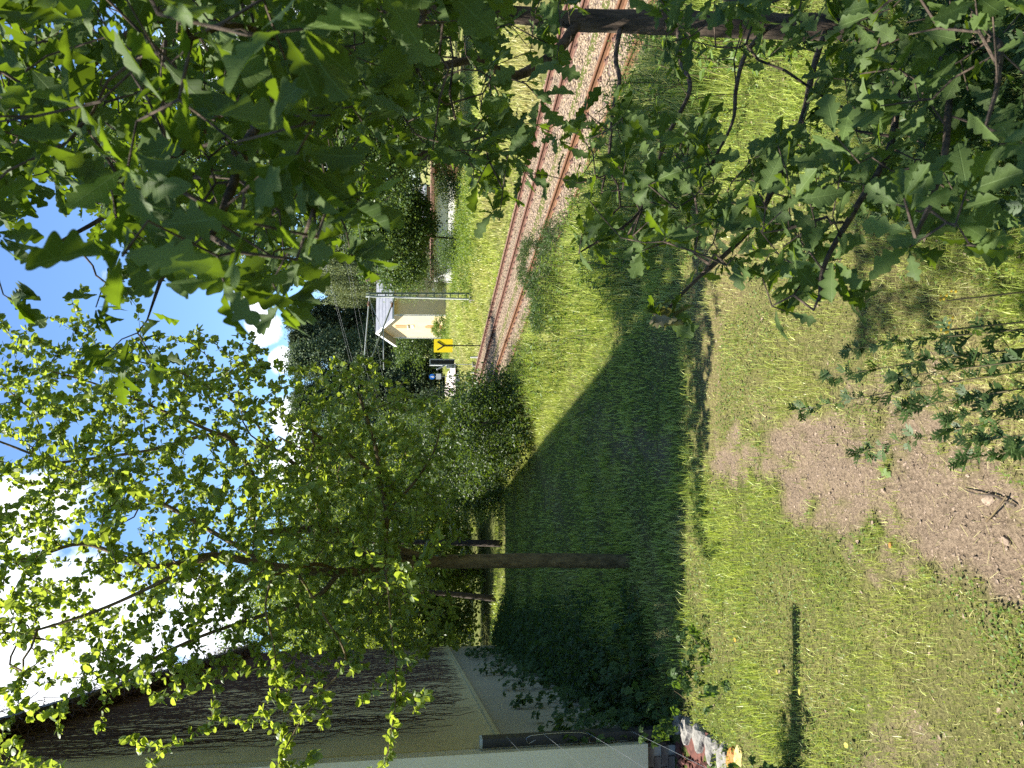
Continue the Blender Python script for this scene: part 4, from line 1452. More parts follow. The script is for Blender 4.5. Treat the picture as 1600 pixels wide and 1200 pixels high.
# drooping birch
g = np.random.default_rng(77)
wb = np.array([45.0, 98.0, 0.3])
weep = thing('weeping_birch', 'tall drooping birch with hanging curtains of leaves behind the grey roof', 'tree', wb)
sk = Skel()
sk.limb([wb - [0, 0, .3], wb + [0.3, 0, 9], wb + [0, 0, 19]], 0.3, 0.05, m=8)
v = rdir(260, g)
v[:, 2] = np.abs(v[:, 2])
C_ = wb + np.array([0, 0, 12.5]) + v * np.array([6.2, 5.0, 8.0]) * (0.35 + 0.65 * g.random((260, 1)))
sk.twigs(C_, 0.9, g, droop=0.25, wig=0.08)
sk.finish(0.015, 2.3)
sk.tubes(0, 6, 3)[0].build('trunk', M['birch_bark'], weep, True)
mb = MB()
ps = []
for c in C_:
    for _ in range(8):
        L = g.uniform(3, 10)
        L = min(L, c[2] - 3.0)
        k = int(L / 0.11)
        zz_ = -np.linspace(0, L, k)
        o_ = g.normal(size=3) * 0.45
        ps.append(c + o_ + np.stack([0.12 * np.sin(zz_ + o_[0] * 9), 0.12 * np.cos(zz_ * 1.2 + o_[1] * 9), zz_], -1) + g.normal(size=(k, 3)) * 0.09)
P = np.concatenate(ps)
scatter(mb, CARD, P, norm(rdir(len(P), g) * .6 + np.array([0, 0, -1])), rdir(len(P), g), 0.2 * g.uniform(.7, 1.4, len(P)), g.random(len(P)) * .98)
mb.build('crown', M['birch_leaf'], weep, kind='stuff')

# the wood that closes the view
g = np.random.default_rng(88)
mb = MB()
n = 60000
ang = np.radians(g.uniform(-75, 120, n))
rad_ = 140 + 25 * g.random(n)
x_ = rad_ * np.sin(ang); y_ = rad_ * np.cos(ang)
top = 13 + 9 * fbm(np.degrees(ang) + 100, np.zeros(n), 0.12, 90)
z_ = top * g.random(n) ** 0.7 + 2
P = np.stack([x_, y_, z_], -1)
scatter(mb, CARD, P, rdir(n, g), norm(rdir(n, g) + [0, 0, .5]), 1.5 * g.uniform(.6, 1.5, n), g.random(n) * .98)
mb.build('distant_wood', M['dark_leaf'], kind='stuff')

# ------------------------------------------------------------------ yellow house across the tracks
A0 = np.array([28.55, 75.1, -0.2])
Lh, Wh, He = 15.0, 7.4, 5.95
yh = thing('yellow_house', 'narrow yellow railway house with grey roof and blind windows in its sunlit gable', 'house', A0)
mb = MB()
mb.add(*box((A0[0] + Lh / 2, A0[1] + Wh / 2, He / 2 - 0.1), (Lh, Wh, He + 0.2)))
pk = 7.55
gv = [(A0[0], A0[1], He + .002), (A0[0], A0[1] + Wh, He + .002), (A0[0], A0[1] + Wh / 2, pk), (A0[0] + Lh, A0[1], He + .002), (A0[0] + Lh, A0[1] + Wh, He + .002), (A0[0] + Lh, A0[1] + Wh / 2, pk)]
mb.add(np.array(gv), np.array([[0, 2, 1], [3, 4, 5]]), np.array([[0, 3, 5, 2], [1, 2, 5, 4]]))
mb.build('wall', M['house_yellow'], yh)
slope = (pk - He) / (Wh / 2)
rf = MB()
bb = MB()
oh, ohx = 0.75, 0.8
for sgn in (-1, 1):
    yc = A0[1] + Wh / 2
    V = []
    for x in (A0[0] - ohx, A0[0] + Lh + ohx):
        for yy_, zz_ in ((0, pk + .05), (sgn * (Wh / 2 + oh), He - oh * slope + .05)):
            V += [(x, yc + yy_, zz_), (x, yc + yy_, zz_ + 0.10)]
    rf.add(np.array(V), np.array([[0, 1, 3, 2], [4, 6, 7, 5], [1, 5, 7, 3], [0, 2, 6, 4], [2, 3, 7, 6], [0, 4, 5, 1]]))
    a = np.array([A0[0] - ohx - .035, yc, pk + .02])
    b = np.array([A0[0] - ohx - .035, yc + sgn * (Wh / 2 + oh), He - oh * slope + .02])
    V = []
    for p in (a, b):
        V += [p + [-.03, 0, -.13], p + [.03, 0, -.13], p + [.03, 0, .16], p + [-.03, 0, .16]]
    bb.add(np.array(V), BOXF)
roof = rf.build('roof', M['roof_grey'], yh)
bb.build('bargeboard', M['white_paint'], yh)
mb = MB()
for k in range(1, 5):
    u = k / 5
    y_ = A0[1] + Wh / 2 - (Wh / 2 + oh) * u
    z_ = pk + .155 - (pk - (He - oh * slope)) * u
    mb.add(*box((A0[0] + Lh / 2, y_, z_), (Lh + 2 * ohx - .01, 0.05, 0.03)))
mb.build('roof_seam', M['panel_grey'], roof)
MB().add(*box((A0[0] + 5.6, A0[1] + Wh / 2 - .7, pk + 0.45), (0.9, 0.75, 1.5))).add(*box((A0[0] + 5.6, A0[1] + Wh / 2 - .7, pk + 1.25), (1.02, 0.87, .1))).build('chimney', M['chimney'], roof)
MB().add(*box((A0[0] + Lh / 2, A0[1] - oh - .05, He - oh * slope + .03), (Lh + 2 * ohx, 0.14, 0.13))).build('gutter', M['galv'], yh)
for (z0, z1, arch) in ((4.35, 5.6, 0), (0.35, 2.0, 1)):
    w = MB().add(*box((A0[0] - 0.012, A0[1] + Wh / 2, (z0 + z1) / 2), (0.06, 0.95, z1 - z0))).build('blind_window', M['blind_window'], yh)
    if arch:
        th = np.linspace(0, PI, 9)
        V = np.array([[A0[0] - .04, A0[1] + Wh / 2 + 0.475 * math.cos(q_), z1 + 0.003 + 0.4 * math.sin(q_)] for q_ in th])
        MB().add(V, np.arange(9)[None]).build('arch', M['blind_window'], w)
    else:
        MB().add(*box((A0[0] - .06, A0[1] + Wh / 2, z0 - .08), (0.14, 1.2, .12))).build('sill', M['house_trim'], w)
MB().add(*box((A0[0] - .03, A0[1] + Wh / 2 - .1, 3.75), (0.05, 1.0, 0.28))).build('name_plate', M['panel_grey'], yh)
mb = MB()
for yy_ in (A0[1] + 0.1, A0[1] + Wh - .1):
    mb.add(*tube(np.array([[A0[0] - .09, yy_, 0], [A0[0] - .09, yy_, He - .7]]), 0.055, 8))
mb.build('downpipe', M['galv'], yh)
mb = MB()
for yy_, sg in ((A0[1], -1), (A0[1] + Wh, 1)):
    mb.add(*box((A0[0] - .02, yy_ - sg * .12, He / 2), (0.05, .3, He)))
mb.build('corner_strip', M['house_trim'], yh)
# lean-to with its grey roof and tilted white boards
lx0, ly0 = A0[0] + 8.0, A0[1] - 2.2
V = np.array([(lx0, ly0, 2.3), (lx0 + 6, ly0, 2.3), (lx0 + 6, A0[1] - .02, 3.4), (lx0, A0[1] - .02, 3.4)])
V = np.concatenate([V, V + [0, 0, .12]])
MB().add(V, BOXF).build('lean_to_roof', M['roof_grey'], yh)
MB().add(*box((lx0 + 3, ly0 - .03, 2.33), (6, .05, .2))).build('fascia', M['white_paint'], yh)
MB().add(*box((lx0 + 3, ly0 + 1.1, 1.1), (5.7, 2.1, 2.3))).build('lean_to', M['brown_wood'], yh)
for i, (px, py, D, ang_, lab) in enumerate(((671, 431, 68, 0.75, 'white board leaning upper in the bushes by the yellow house'), (684, 448, 68, 0.9, 'white board lying lower in the bushes by the yellow house'))):
    p = W(px, py, D)
    V, Fq = box((0, 0, 0), (1.1, 0.06, 0.25))
    o = MB().add(V, Fq).build('white_board', M['white_paint'], None, at=p)
    o.rotation_euler = (0, -ang_ if i == 0 else ang_, -YAW)
    tag(o, lab, 'board', 'white boards in the bushes')

# white shed
s0 = np.array([26.0, 60.3]); s1 = np.array([34.8, 51.2])
dv = norm(s1 - s0); nv = np.array([-dv[1], dv[0]]) * 1.0
ang_ = math.atan2(dv[1], dv[0])
cen = (s0 + s1) / 2 + nv * 2.0
shed = thing('white_shed', 'long low white shed with brown eaves, behind the low spreading tree', 'shed', (cen[0], cen[1], 0))
MB().add(*box((cen[0], cen[1], 0.75), (11.6, 4.0, 2.1), ang_)).build('wall', M['shed_wall'], shed)
MB().add(*box((cen[0], cen[1], 1.93), (12.2, 4.8, 0.26), ang_)).build('roof', M['brown_wood'], shed)
for k in range(9):
    p = s0 + dv * (0.5 + k * 1.32) - nv * 0.02
    MB().add(*box((p[0], p[1], 0.74), (1.24, 0.05, 2.02), ang_)).build('panel', M['shed_wall'], shed)
p = s0 + dv * 9.4 - nv * 0.06
MB().add(*box((p[0], p[1], 0.75), (1.5, 0.06, 2.05), ang_)).build('door', M['brown_wood'], shed)

# ------------------------------------------------------------------ catenary mast, wires
mx, my = 17.9, 43.8
mast = thing('catenary_mast', 'green-grey lattice railway mast with bracket arms reaching over the far track', 'mast', (mx, my, gz(mx, my)))
mz0, mz1 = gz(mx, my) - .1, 6.25
for s_ in (-1, 1):
    V = []
    for z_, hw in ((mz0, .19), (mz1, .10)):
        V += list(box((mx + s_ * hw, my, z_), (.07, .16, .001))[0][:4])
    MB().add(np.array(V), BOXF).build('leg', M['mast_green' if s_ > 0 else 'galv'], mast)
nr = 13
for k in range(nr):
    z_ = mz0 + .5 + k * (mz1 - mz0 - .7) / (nr - 1)
    hw = .19 + (.10 - .19) * (z_ - mz0) / (mz1 - mz0)
    MB().add(*box((mx, my, z_), (hw * 2 - .05, .12, .06))).build('batten', M['mast_green'], mast)
MB().add(*box((mx, my, mz0 + .12), (.75, .6, .35), 0, .05)).build('footing', M['stone_grey'], mast)
tb = lambda a, b, r, nm, mt: MB().add(*tube(np.array([a, b], float), r, 6)).build(nm, M[mt], mast)
tb((mx, my, 6.02), (13.9, my + .25, 6.28), .042, 'top_tube', 'galv')
tb((mx, my, 4.45), (13.6, my + .25, 5.95), .045, 'bracket_tube', 'mast_green')
tb((mx - .5, my, 5.95), (15.7, my + .1, 5.25), .018, 'stay', 'galv')
tb((15.9, my + .1, 5.17), (13.2, my + .25, 5.12), .032, 'registration_arm', 'galv')
for (xx_, zz_) in ((mx - .45, 6.04), (mx - .5, 4.63)):
    mb = MB()
    for k in range(5):
        mb.add(*tube(np.array([[xx_ - .06 * k, my + .02, zz_ + .012 * k], [xx_ - .06 * k - .03, my + .02, zz_ + .012 * k + .006]]), .075, 8))
    mb.build('insulator', M['brown_wood'], mast)
for cx, lab, zs in ((9.77, 'pair of overhead wires above the nearer track, crossing the dark conifers', (5.98, 5.66)),
                    (13.57, 'bundle of overhead wires above the farther track, running to the mast arm', (6.1, 5.75, 5.1))):
    w = thing('overhead_wire', lab, 'overhead wire', (cx, 40, 5.5), 'overhead wires')
    for k, z_ in enumerate(zs):
        ys = np.concatenate([np.linspace(-30, 43.8, 14), np.linspace(43.8, 100, 10)[1:], np.linspace(110, 250, 8)])
        sag = (0.55 if k == 0 else 0.05)
        u = ((ys - 43.8) / 60.0) % 1.0
        zz_ = z_ + .2 - sag * 4 * u * (1 - u) * 0.6
        MB().add(*tube(np.stack([cx + .12 * np.sin(ys / 17.0 + k), ys, zz_ + 2.5 * smooth(90, 260, ys)], -1), 0.0045, 4)).build('messenger_wire' if k == 0 else 'contact_wire', M['wire_dull'], w)

# ------------------------------------------------------------------ signs
def flat(pts, ox, y, oz, th=0.012):
    """a small flat plate given by x-z outline points, facing the viewer's side (-y)"""
    pts = np.array(pts, float)
    n = len(pts)
    V = np.concatenate([np.stack([ox + pts[:, 0], np.full(n, y), oz + pts[:, 1]], -1), np.stack([ox + pts[:, 0], np.full(n, y + th), oz + pts[:, 1]], -1)])
    i = np.arange(n)
    return V, np.arange(n)[None], (np.arange(n)[::-1] + n)[None], np.stack([i, i + n, (i + 1) % n + n, (i + 1) % n], -1)


def bar(a, b, w):
    a, b = np.array(a, float), np.array(b, float)
    t_ = (b - a) / np.linalg.norm(b - a)
    nn = np.array([-t_[1], t_[0]]) * w / 2
    return [a - nn, b - nn, b + nn, a + nn]


sx, sy = 14.95, 44.7
sz = gz(sx, sy)
ys_ = thing('track_sign', 'yellow railway board with a black Y mark on a thin dark pole', 'sign', (sx, sy, sz))
pole_z0 = float(np.interp(sx, bxs, bz)) - .05
MB().add(*tube(np.array([[sx, sy + .06, pole_z0], [sx, sy + .06, 2.05]]), .035, 8)).build('pole', M['black'], ys_)
MB().add(*box((sx, sy, 1.52), (0.86, .03, 1.16))).build('board', M['sign_yellow'], ys_)
mb = MB()
for a, b in (((0, -.58), (0, -.04)), ((0, -.04), (.27, .37)), ((0, -.04), (-.27, .37))):
    mb.add(*flat(bar(a, b, .085), sx, sy - .03 - (0.004 if a[1] < -.3 else .008 if b[0] > 0 else .012), 1.52))
mb.build('letter_mark', M['black'], ys_)
ys_.rotation_euler.z = -0.62

gx_, gy_ = 15.35, 49.5
sg = thing('railway_signal', 'grey framed black railway signal panel with a small numbered plate below', 'signal', (gx_, gy_, gz(gx_, gy_)))
MB().add(*tube(np.array([[gx_ - .1, gy_ + .08, -1.0], [gx_ - .1, gy_ + .08, 1.2]]), .03, 8)).build('pole', M['galv'], sg)
MB().add(*box((gx_, gy_, 1.42), (0.30, .08, 1.62))).build('panel', M['black'], sg)
for k in (-1, 1):
    MB().add(*box((gx_ + k * .19, gy_ - .02, 1.42), (0.075, .16, 1.66))).build('frame', M['panel_grey'], sg)
MB().add(*box((gx_, gy_ - .02, 2.27), (0.455, .16, .06))).build('frame', M['panel_grey'], sg)
V, Fq = box((0, 0, 0), (.09, .09, .62))
o = MB().add(V, Fq).build('bracket', M['panel_grey'], sg, at=(gx_ - .36, gy_, 1.55))
o.rotation_euler.y = -0.5
pl = MB().add(*box((gx_ - .30, gy_ - .06, .86), (0.27, .03, .62))).build('number_plate', M['white_paint'], sg)
mb = MB()
pz, pxx = .86, gx_ - .30
for k, (a, b) in enumerate((((-.08, .22), (.08, .22)), ((-.08, .12), (0, .02)), ((0, .02), (.08, .12)), ((-.06, -.06), (.06, -.06)), ((-.06, -.20), (.06, -.20)),
                            ((-.07, -.05), (-.07, -.21)), ((.07, -.05), (.07, -.21)), ((-.05, -.13), (.05, -.13)))):
    mb.add(*flat(bar(a, b, .028), pxx, gy_ - .09 - .002 * k, pz, .008))
mb.build('digits', M['black'], pl)
MB().add(*box((gx_ - .1, gy_ + .08, -.75), (.3, .3, .25))).build('footing', M['stone_grey'], sg)

bx_, by_ = 15.2, 52.5
rs = thing('round_sign', 'blue round sign with a white figure, half hidden by leaves', 'sign', (bx_, by_, gz(bx_, by_)))
MB().add(*tube(np.array([[bx_, by_ + .05, -.9], [bx_, by_ + .05, 2.3]]), .03, 8)).build('pole', M['galv'], rs)
th = np.linspace(0, 2 * PI, 25)[:-1]
MB().add(*flat(np.stack([.2 * np.cos(th), .2 * np.sin(th)], -1), bx_, by_, 2.08, .02)).build('disc', M['sign_blue'], rs)
mb = MB()
mb.add(*flat([(-.04, .10), (.03, .12), (.05, .05), (-.02, .03)], bx_, by_ - .012, 2.08, .008))
mb.add(*flat([(-.06, .02), (.06, .03), (.05, -.12), (.01, -.12), (0, -.05), (-.02, -.13), (-.06, -.12)], bx_, by_ - .016, 2.08, .008))
mb.build('figure', M['white_paint'], rs)
MB().add(*box((bx_ + .02, by_, 1.62), (.42, .03, .36))).build('plate', M['panel_grey'], rs)
rs.rotation_euler.z = -0.55
for i, (px, py, hgt, lab) in enumerate(((738, 594, 1.35, 'thin dark marker post with a pale head in front of the blue sign'), (722, 588, 1.0, 'short grey marker stake left of the railway signal'))):
    p = G(px, py, -.45)
    p[2] = gz(p[0], p[1])
    st_ = thing('marker_post', lab, 'marker post', p, 'marker posts by the track')
    MB().add(*tube(np.array([p, p + [0, 0, hgt]]), .022, 6)).build('post', M['dark_steel'], st_)
    MB().add(*box(p + [0, 0, hgt], (.22, .04, .24))).build('plate', M['panel_grey' if i else 'white_paint'], st_)
for i, (px, py) in enumerate(((739, 558), (737, 582))):
    p = G(px, py, -.5)
    p[2] = gz(p[0], p[1])
    o = MB().add(*box((0, 0, .22), (.1, .1, .6), 0, .01)).build('white_stake', M['white_paint'], None, at=p)
    tag(o, ('short white stake between the yellow board and the signal', 'short white stake nearest the blue sign post')[i], 'stake', 'white stakes along the far track')
road_pts = np.array([[15.9, 60, 0], [18.6, 60, 0], [22.5, 76, 0], [25.5, 110, 0], [22.5, 110, 0], [19.6, 76, 0]], float)
road_pts[:, 2] = [gz(p[0], p[1]) + .02 for p in road_pts]
road_pts[:, 2] = road_pts[:, 2].max()
MB().add(road_pts, np.array([[0, 1, 2, 5], [5, 2, 3, 4]])).build('road', M['paving'], kind='structure')


# ------------------------------------------------------------------ grass
def blades(mb, x, y, h, w, dry, g, bend=0.5, z0=None):
    """curved three-triangle blades standing on the terrain"""
    m = len(x)
    z = hz(x, y) if z0 is None else z0
    a = g.uniform(0, 2 * PI, m)
    la = g.uniform(0, 2 * PI, m)
    b = np.abs(g.normal(size=m)) * bend
    sx, sy = np.cos(a) * w / 2, np.sin(a) * w / 2
    lx, ly = np.cos(la) * b * h, np.sin(la) * b * h
    hh = h * np.sqrt(np.clip(1 - (b * 0.8) ** 2, 0.12, 1))
    V = np.zeros((m, 5, 3))
    V[:, 0] = np.stack([x - sx, y - sy, z - .01], -1)
    V[:, 1] = np.stack([x + sx, y + sy, z - .01], -1)
    V[:, 2] = np.stack([x + lx * .35 + sx * .8, y + ly * .35 + sy * .8, z + hh * .62], -1)
    V[:, 3] = np.stack([x + lx * .35 - sx * .8, y + ly * .35 - sy * .8, z + hh * .62], -1)
    V[:, 4] = np.stack([x + lx, y + ly, z + hh], -1)
    o = (np.arange(m) * 5)[:, None]
    tint = g.random(m)
    mb.add(V.reshape(-1, 3), o + np.array([[0, 1, 2, 3]]), o + np.array([[3, 2, 4]]), dry=np.repeat(np.clip(dry, 0, 1), 5), tint=np.repeat(tint, 5))


def field(n, d0, d1, g, pw=1.0, latm=0.72):
    """ground points spread over the wedge in view and some way to either side"""
    D = (d0 ** (1 - pw) + (d1 ** (1 - pw) - d0 ** (1 - pw)) * g.random(n)) ** (1 / (1 - pw)) if pw != 1 else d0 * (d1 / d0) ** g.random(n)
    lat = g.uniform(-latm, latm, n) * (D + 1.0)
    p = D[:, None] * F + lat[:, None] * R
    return p[:, 0], p[:, 1], D


g = np.random.default_rng(501)
mb = MB()
x, y, D = field(330000, 2.2, 30, g, 1.0)
in_house = (x < HX + .03) & (y > HY0)
bed = ((x - P1[0]) * R[0] + (y - P1[1]) * R[1] < 0.12 + 0.34 * np.maximum(0, ((P1[0] - x) * F[0] + (P1[1] - y) * F[1]))) & (x * F[0] + y * F[1] < P1 @ F + .1) & (D > P1 @ F - 1.25)
dirt = dirt_at(x, y)
patch = fbm(x, y, 1.6, 61)
dens = np.clip((1 - 0.985 * dirt ** 0.6), 0, 1) * np.clip(0.45 + 1.2 * (patch - 0.25), 0.25, 1)
keep = (~in_house) & (~bed) & (x < 7.9) & (g.random(len(x)) < dens) & (D < 30)
x, y, D, dirt = x[keep], y[keep], D[keep], dirt[keep]
dry = dry_at(x, y)
dry = np.clip(dry * g.uniform(0.3, 1.3, len(x)), 0, 1)
dry = np.where(g.random(len(x)) < 0.06, 0.9, dry)
tall = np.clip(0.6 + 2.0 * (fbm(x, y, 1.4, 66) - .40), .3, 2.2) * (1 + 1.2 * smooth(9.5, 12, y) * smooth(1.2, -.8, x))
h = g.uniform(.04, .125, len(x)) * tall * (1 + .4 * smooth(5, 12, D)) * (1 - .45 * dry)
w = np.maximum(.0042, D * .00085) * g.uniform(.6, 1.7, len(x))
blades(mb, x, y, h, w, dry, g, .6)
mb.build('lawn_grass', M['grass'], kind='stuff')

# clover and other small round leaves in the lawn
mb = MB()
x, y, D = field(60000, 3.0, 14, g, 1.0)
in_house = (x < HX + .03) & (y > HY0)
cl = fbm(x, y, 1.1, 71)
keep = (~in_house) & (x < 6.5) & (dirt_at(x, y) < .3) & (g.random(len(x)) < np.clip((cl - .38) * 5, 0.08, 1)) & (dry_at(x, y) < .55)
bed = ((x - P1[0]) * R[0] + (y - P1[1]) * R[1] < 0.12 + 0.34 * np.maximum(0, ((P1[0] - x) * F[0] + (P1[1] - y) * F[1]))) & (x * F[0] + y * F[1] < P1 @ F + .1) & (D > P1 @ F - 1.25)
keep &= ~bed
x, y, D = x[keep], y[keep], D[keep]
P = np.stack([x, y, hz(x, y) + g.uniform(.015, .06, len(x))], -1)
scatter(mb, (CARD[0] * [1.5, 1, 1], CARD[1]), P, norm(rdir(len(P), g) * [1, 1, .35]), norm(rdir(len(P), g) * .5 + [0, 0, 1]), np.maximum(.016, D * .0028) * g.uniform(.7, 1.5, len(P)), g.random(len(P)) * .98)
mb.build('clover', M['weed_leaf'], kind='stuff')

# dry stalks and clippings lying on the ground
mb = MB()
x, y, D = field(17000, 2.4, 12, g, 1.0)
keep = (x > HX + .1) & (x < 7) & (g.random(len(x)) < np.clip(dry_at(x, y) * 1.1, .03, 1) * (1 - .65 * dirt_at(x, y)))
x, y, D = x[keep], y[keep], D[keep]
P = np.stack([x, y, hz(x, y) + g.uniform(.004, .045, len(x))], -1)
stalk = (np.array([[-.02, 0, 0], [.02, 0, 0], [.014, 1, .12], [-.014, 1, .12]], float), np.array([[0, 1, 2], [0, 2, 3]]))
scatter(mb, stalk, P, norm(rdir(len(P), g) * [1, 1, .18]), norm(rdir(len(P), g) * .3 + [0, 0, 1]), g.uniform(.025, .08, len(P)), g.random(len(P)) * .7, dry=np.full(len(P), .92))
mb.build('dry_stalks', M['grass'], kind='stuff')

# tall wild grass on the railway bank, across the tracks, and on the near bank at the lower right
mb = MB()
n = 190000
y = 2 + 42 * g.random(n) ** 1.3
x = 3.2 + 5.5 * g.random(n) ** .8
D = x * F[0] + y * F[1]
keep = (x > 3.2 + 1.2 * smooth(9, 6, y)) & (x < 8.75) & (g.random(n) < np.clip(.3 + 1.3 * (fbm(x, y, .9, 81) - .3), .1, 1))
x, y, D = x[keep], y[keep], D[keep]
dry = np.clip(.55 * (fbm(x, y, .7, 83) - .3) * 2.2 + g.normal(size=len(x)) * .22 + .18 * (x > 7.8), 0, 1)
h = g.uniform(.12, .55, len(x)) * (0.25 + 1.4 * fbm(x, y, .7, 85)) * (.25 + .75 * smooth(3.2, 5.2, x)) * np.where(x > 8.2, .5, 1)
blades(mb, x, y, h, np.maximum(.006, D * .0009), dry, g, .45)
n = 90000
y = 20 + 75 * g.random(n) ** 1.2
x = 15.1 + 16 * g.random(n) ** 1.1
keep = g.random(n) < np.clip(.4 + (fbm(x, y, .4, 86) - .3) * 1.6, .15, 1)
keep &= ~((x > 16 + (y - 60) * .24) & (x < 19 + (y - 60) * .24) & (y > 59))
x, y = x[keep], y[keep]
dry = np.clip(.2 + 1.5 * (fbm(x, y, .22, 87) - .32) + g.normal(size=len(x)) * .2, 0, 1)
h = g.uniform(.15, .5, len(x)) * (0.35 + 1.2 * fbm(x, y, .25, 88)) * np.where(x < 16, .45, 1)
blades(mb, x, y, h, .035 + .0006 * y, dry, g, .5)
mb.build('wild_grass', M['grass'], kind='stuff')
mb = MB()
n = 60000
D = g.uniform(1.6, 5.0, n)
lat = g.uniform(-.3, 3.6, n)
p = D[:, None] * F + lat[:, None] * R
x, y = p[:, 0], p[:, 1]
edge = lat - (0.15 + .42 * (D - 1.2) + .5 * (fbm(x, y, 1.2, 91) - .5))
keep = (edge > 0) & (g.random(n) < np.clip(.25 + edge * .8, 0, 1)) & (np.hypot(x - OB[0], y - OB[1]) > .12)
x, y, D, lat = x[keep], y[keep], D[keep], lat[keep]
dry = np.clip(.30 + g.normal(size=len(x)) * .33, 0, 1)
blades(mb, x, y, g.uniform(.12, .42, len(x)), g.uniform(.0025, .005, len(x)), dry, g, .75)
mb.build('bank_grass', M['grass'], kind='stuff')

# leafy weeds on the bank between lawn and track
mb = MB()
ms_ = MB()
for k in range(1500):
    y0 = 4 + 26 * g.random() ** 1.2
    x0 = 4.0 + 4.6 * g.random()
    if x0 < 4.0 or x0 > 8.6:
        continue
    z0 = gz(x0, y0)
    hgt = g.uniform(.25, .75)
    top = np.array([x0 + g.normal() * .12, y0 + g.normal() * .12, z0 + hgt])
    pts = spline(np.array([[x0, y0, z0 - .03], [(x0 + top[0]) / 2 + g.normal() * .03, (y0 + top[1]) / 2, z0 + hgt * .55], top]), 3)
    ms_.add(*tube(pts, .005, 3, cap=False))
    k_ = 26
    u = g.random(k_) ** .7
    P = pts[0] + (pts[-1] - pts[0]) * u[:, None] + g.normal(size=(k_, 3)) * .02
    scatter(mb, LANCE if k % 4 else CARD, P, norm(rdir(k_, g) * [1, 1, .4] + [0, 0, .15]), norm(rdir(k_, g) * .4 + [0, 0, 1]), g.uniform(.045, .12, k_), g.random(k_) * .98)
mb.build('bank_weeds', M['weed_leaf'], kind='stuff')
ms_.build('weed_stalks', M['weed_stem'], kind='stuff')
# two darker shrubby weeds right at the near rail
for i, (px, py, zz_, h_, r_, lab) in enumerate(((845, 412, -.6, 1.0, .75, 'feathery dark weed bush growing against the near rail'),
                                               (885, 380, -.4, .9, .7, 'leafy weed bush on the bank right of the feathery one'),
                                               (905, 470, -.3, .7, .8, 'low shady weed clump on the bank, nearest the shaded lawn'))):
    p = G(px, py, zz_)
    p[2] = gz(p[0], p[1])
    far_tree('weed_bush', lab, 'weed', p, [(p + [0, 0, h_ * .5], (r_, r_, h_ * .6), 1.0)], 60, 3800, .085, M['mugwort_leaf'], M['weed_stem'], 'weed bushes by the near rail', .012, p + [0, 0, h_ * .8], .2,
             tpl=LANCE, seed=600 + i, dens_up=.4)

# bright leafy weeds across the tracks, thicker towards the house and the shed
mb = MB()
for k in range(420):
    y0 = g.uniform(30, 74)
    x0 = 17.2 + 7.5 * g.random() ** .8 + .05 * (y0 - 40)
    if fbm(np.array([x0]), np.array([y0]), .22, 93)[0] < .46 or (y0 > 57 and x0 < 21.5):
        continue
    hh = g.uniform(.3, 1.0)
    k_ = 120
    P = np.array([x0, y0, gz(x0, y0) + hh * .5]) + g.normal(size=(k_, 3)) * [.38, .38, hh * .3]
    scatter(mb, CARD, P, norm(rdir(k_, g) + [0, 0, .2]), norm(rdir(k_, g) * .7 + [0, 0, 1]), g.uniform(.07, .16, k_), g.random(k_) * .98)
mb.build('trackside_weeds', M['weed_leaf'], kind='stuff')

# ------------------------------------------------------------------ Virginia creeper in the shade of the house
g = np.random.default_rng(701)
creeper = thing('leafy_creeper', 'green creeper with five-fingered leaves at the foot of the vine house wall', 'creeper', (HX + .1, 11.0, 0.2))
ms_ = MB()
P, d, nn = [], [], []


def creeper_shoot(p0, p1, wob, dens):
    L = np.linalg.norm(p1 - p0)
    k = max(4, int(L / .10))
    pts = p0 + (p1 - p0) * np.linspace(0, 1, k)[:, None] + np.cumsum(g.normal(size=(k, 3)), 0) * wob * np.array([.4, 1, .3])
    pts[:, 0] = np.maximum(pts[:, 0], HX + .015)
    ms_.add(*tube(pts, np.linspace(.004, .002, k), 3, cap=False))
    for q in range(int(L * dens)):
        i = g.integers(0, k)
        u = 1 - .6 * i / k
        c = pts[i] + np.array([abs(g.normal()) * .09, g.normal() * .09, g.normal() * .05])
        dirs = rdir(1, g)[0] * [.5, 1, .5] + [0.4, -.3, -.35]
        P.append(c); d.append(dirs); nn.append(np.array([.9, -.5, .5]) + g.normal(size=3) * .35)


for k in range(46):       # up the wall
    y0 = 9.6 + 15 * g.random() ** 1.4
    top = g.uniform(.5, 1.75)
    creeper_shoot(np.array([HX + .06, y0, .05]), np.array([HX + .03, y0 + g.normal() * .15, top]), .02, 24)
for k in range(150):      # over the ground next to it
    y0 = 9.0 + 13 * g.random() ** 1.3
    x0 = HX + g.uniform(.05, .9)
    z0 = gz(x0, y0)
    creeper_shoot(np.array([x0, y0, z0]), np.array([x0 + g.normal() * .3, y0 + g.normal() * .4, z0 + g.uniform(.15, .55)]), .025, 26)
for k in range(11):       # unseen shoots added on the second fence post, to broaden its shadow
    a_ = g.uniform(0, 2 * PI)
    b_ = P2 - .13 * R + np.array([.07 * math.cos(a_), .07 * math.sin(a_), 0])
    creeper_shoot(b_, b_ + np.array([g.normal() * .06, g.normal() * .06, g.uniform(.4, 1.3)]), .008, 18)
for k in range(9):        # a few runners into the sunny lawn
    px, py = ((1080, 1030), (1100, 1022), (1085, 1060), (1110, 1040), (1130, 1085), (1098, 1095), (1078, 1010), (1090, 1075), (1075, 1095))[k]
    p = G(px, py, .02)
    creeper_shoot(p, p + np.array([g.normal() * .12, g.normal() * .12, .16]), .01, 30)
P = np.array(P); d = np.array(d); nn = np.array(nn)
LEAF5 = []
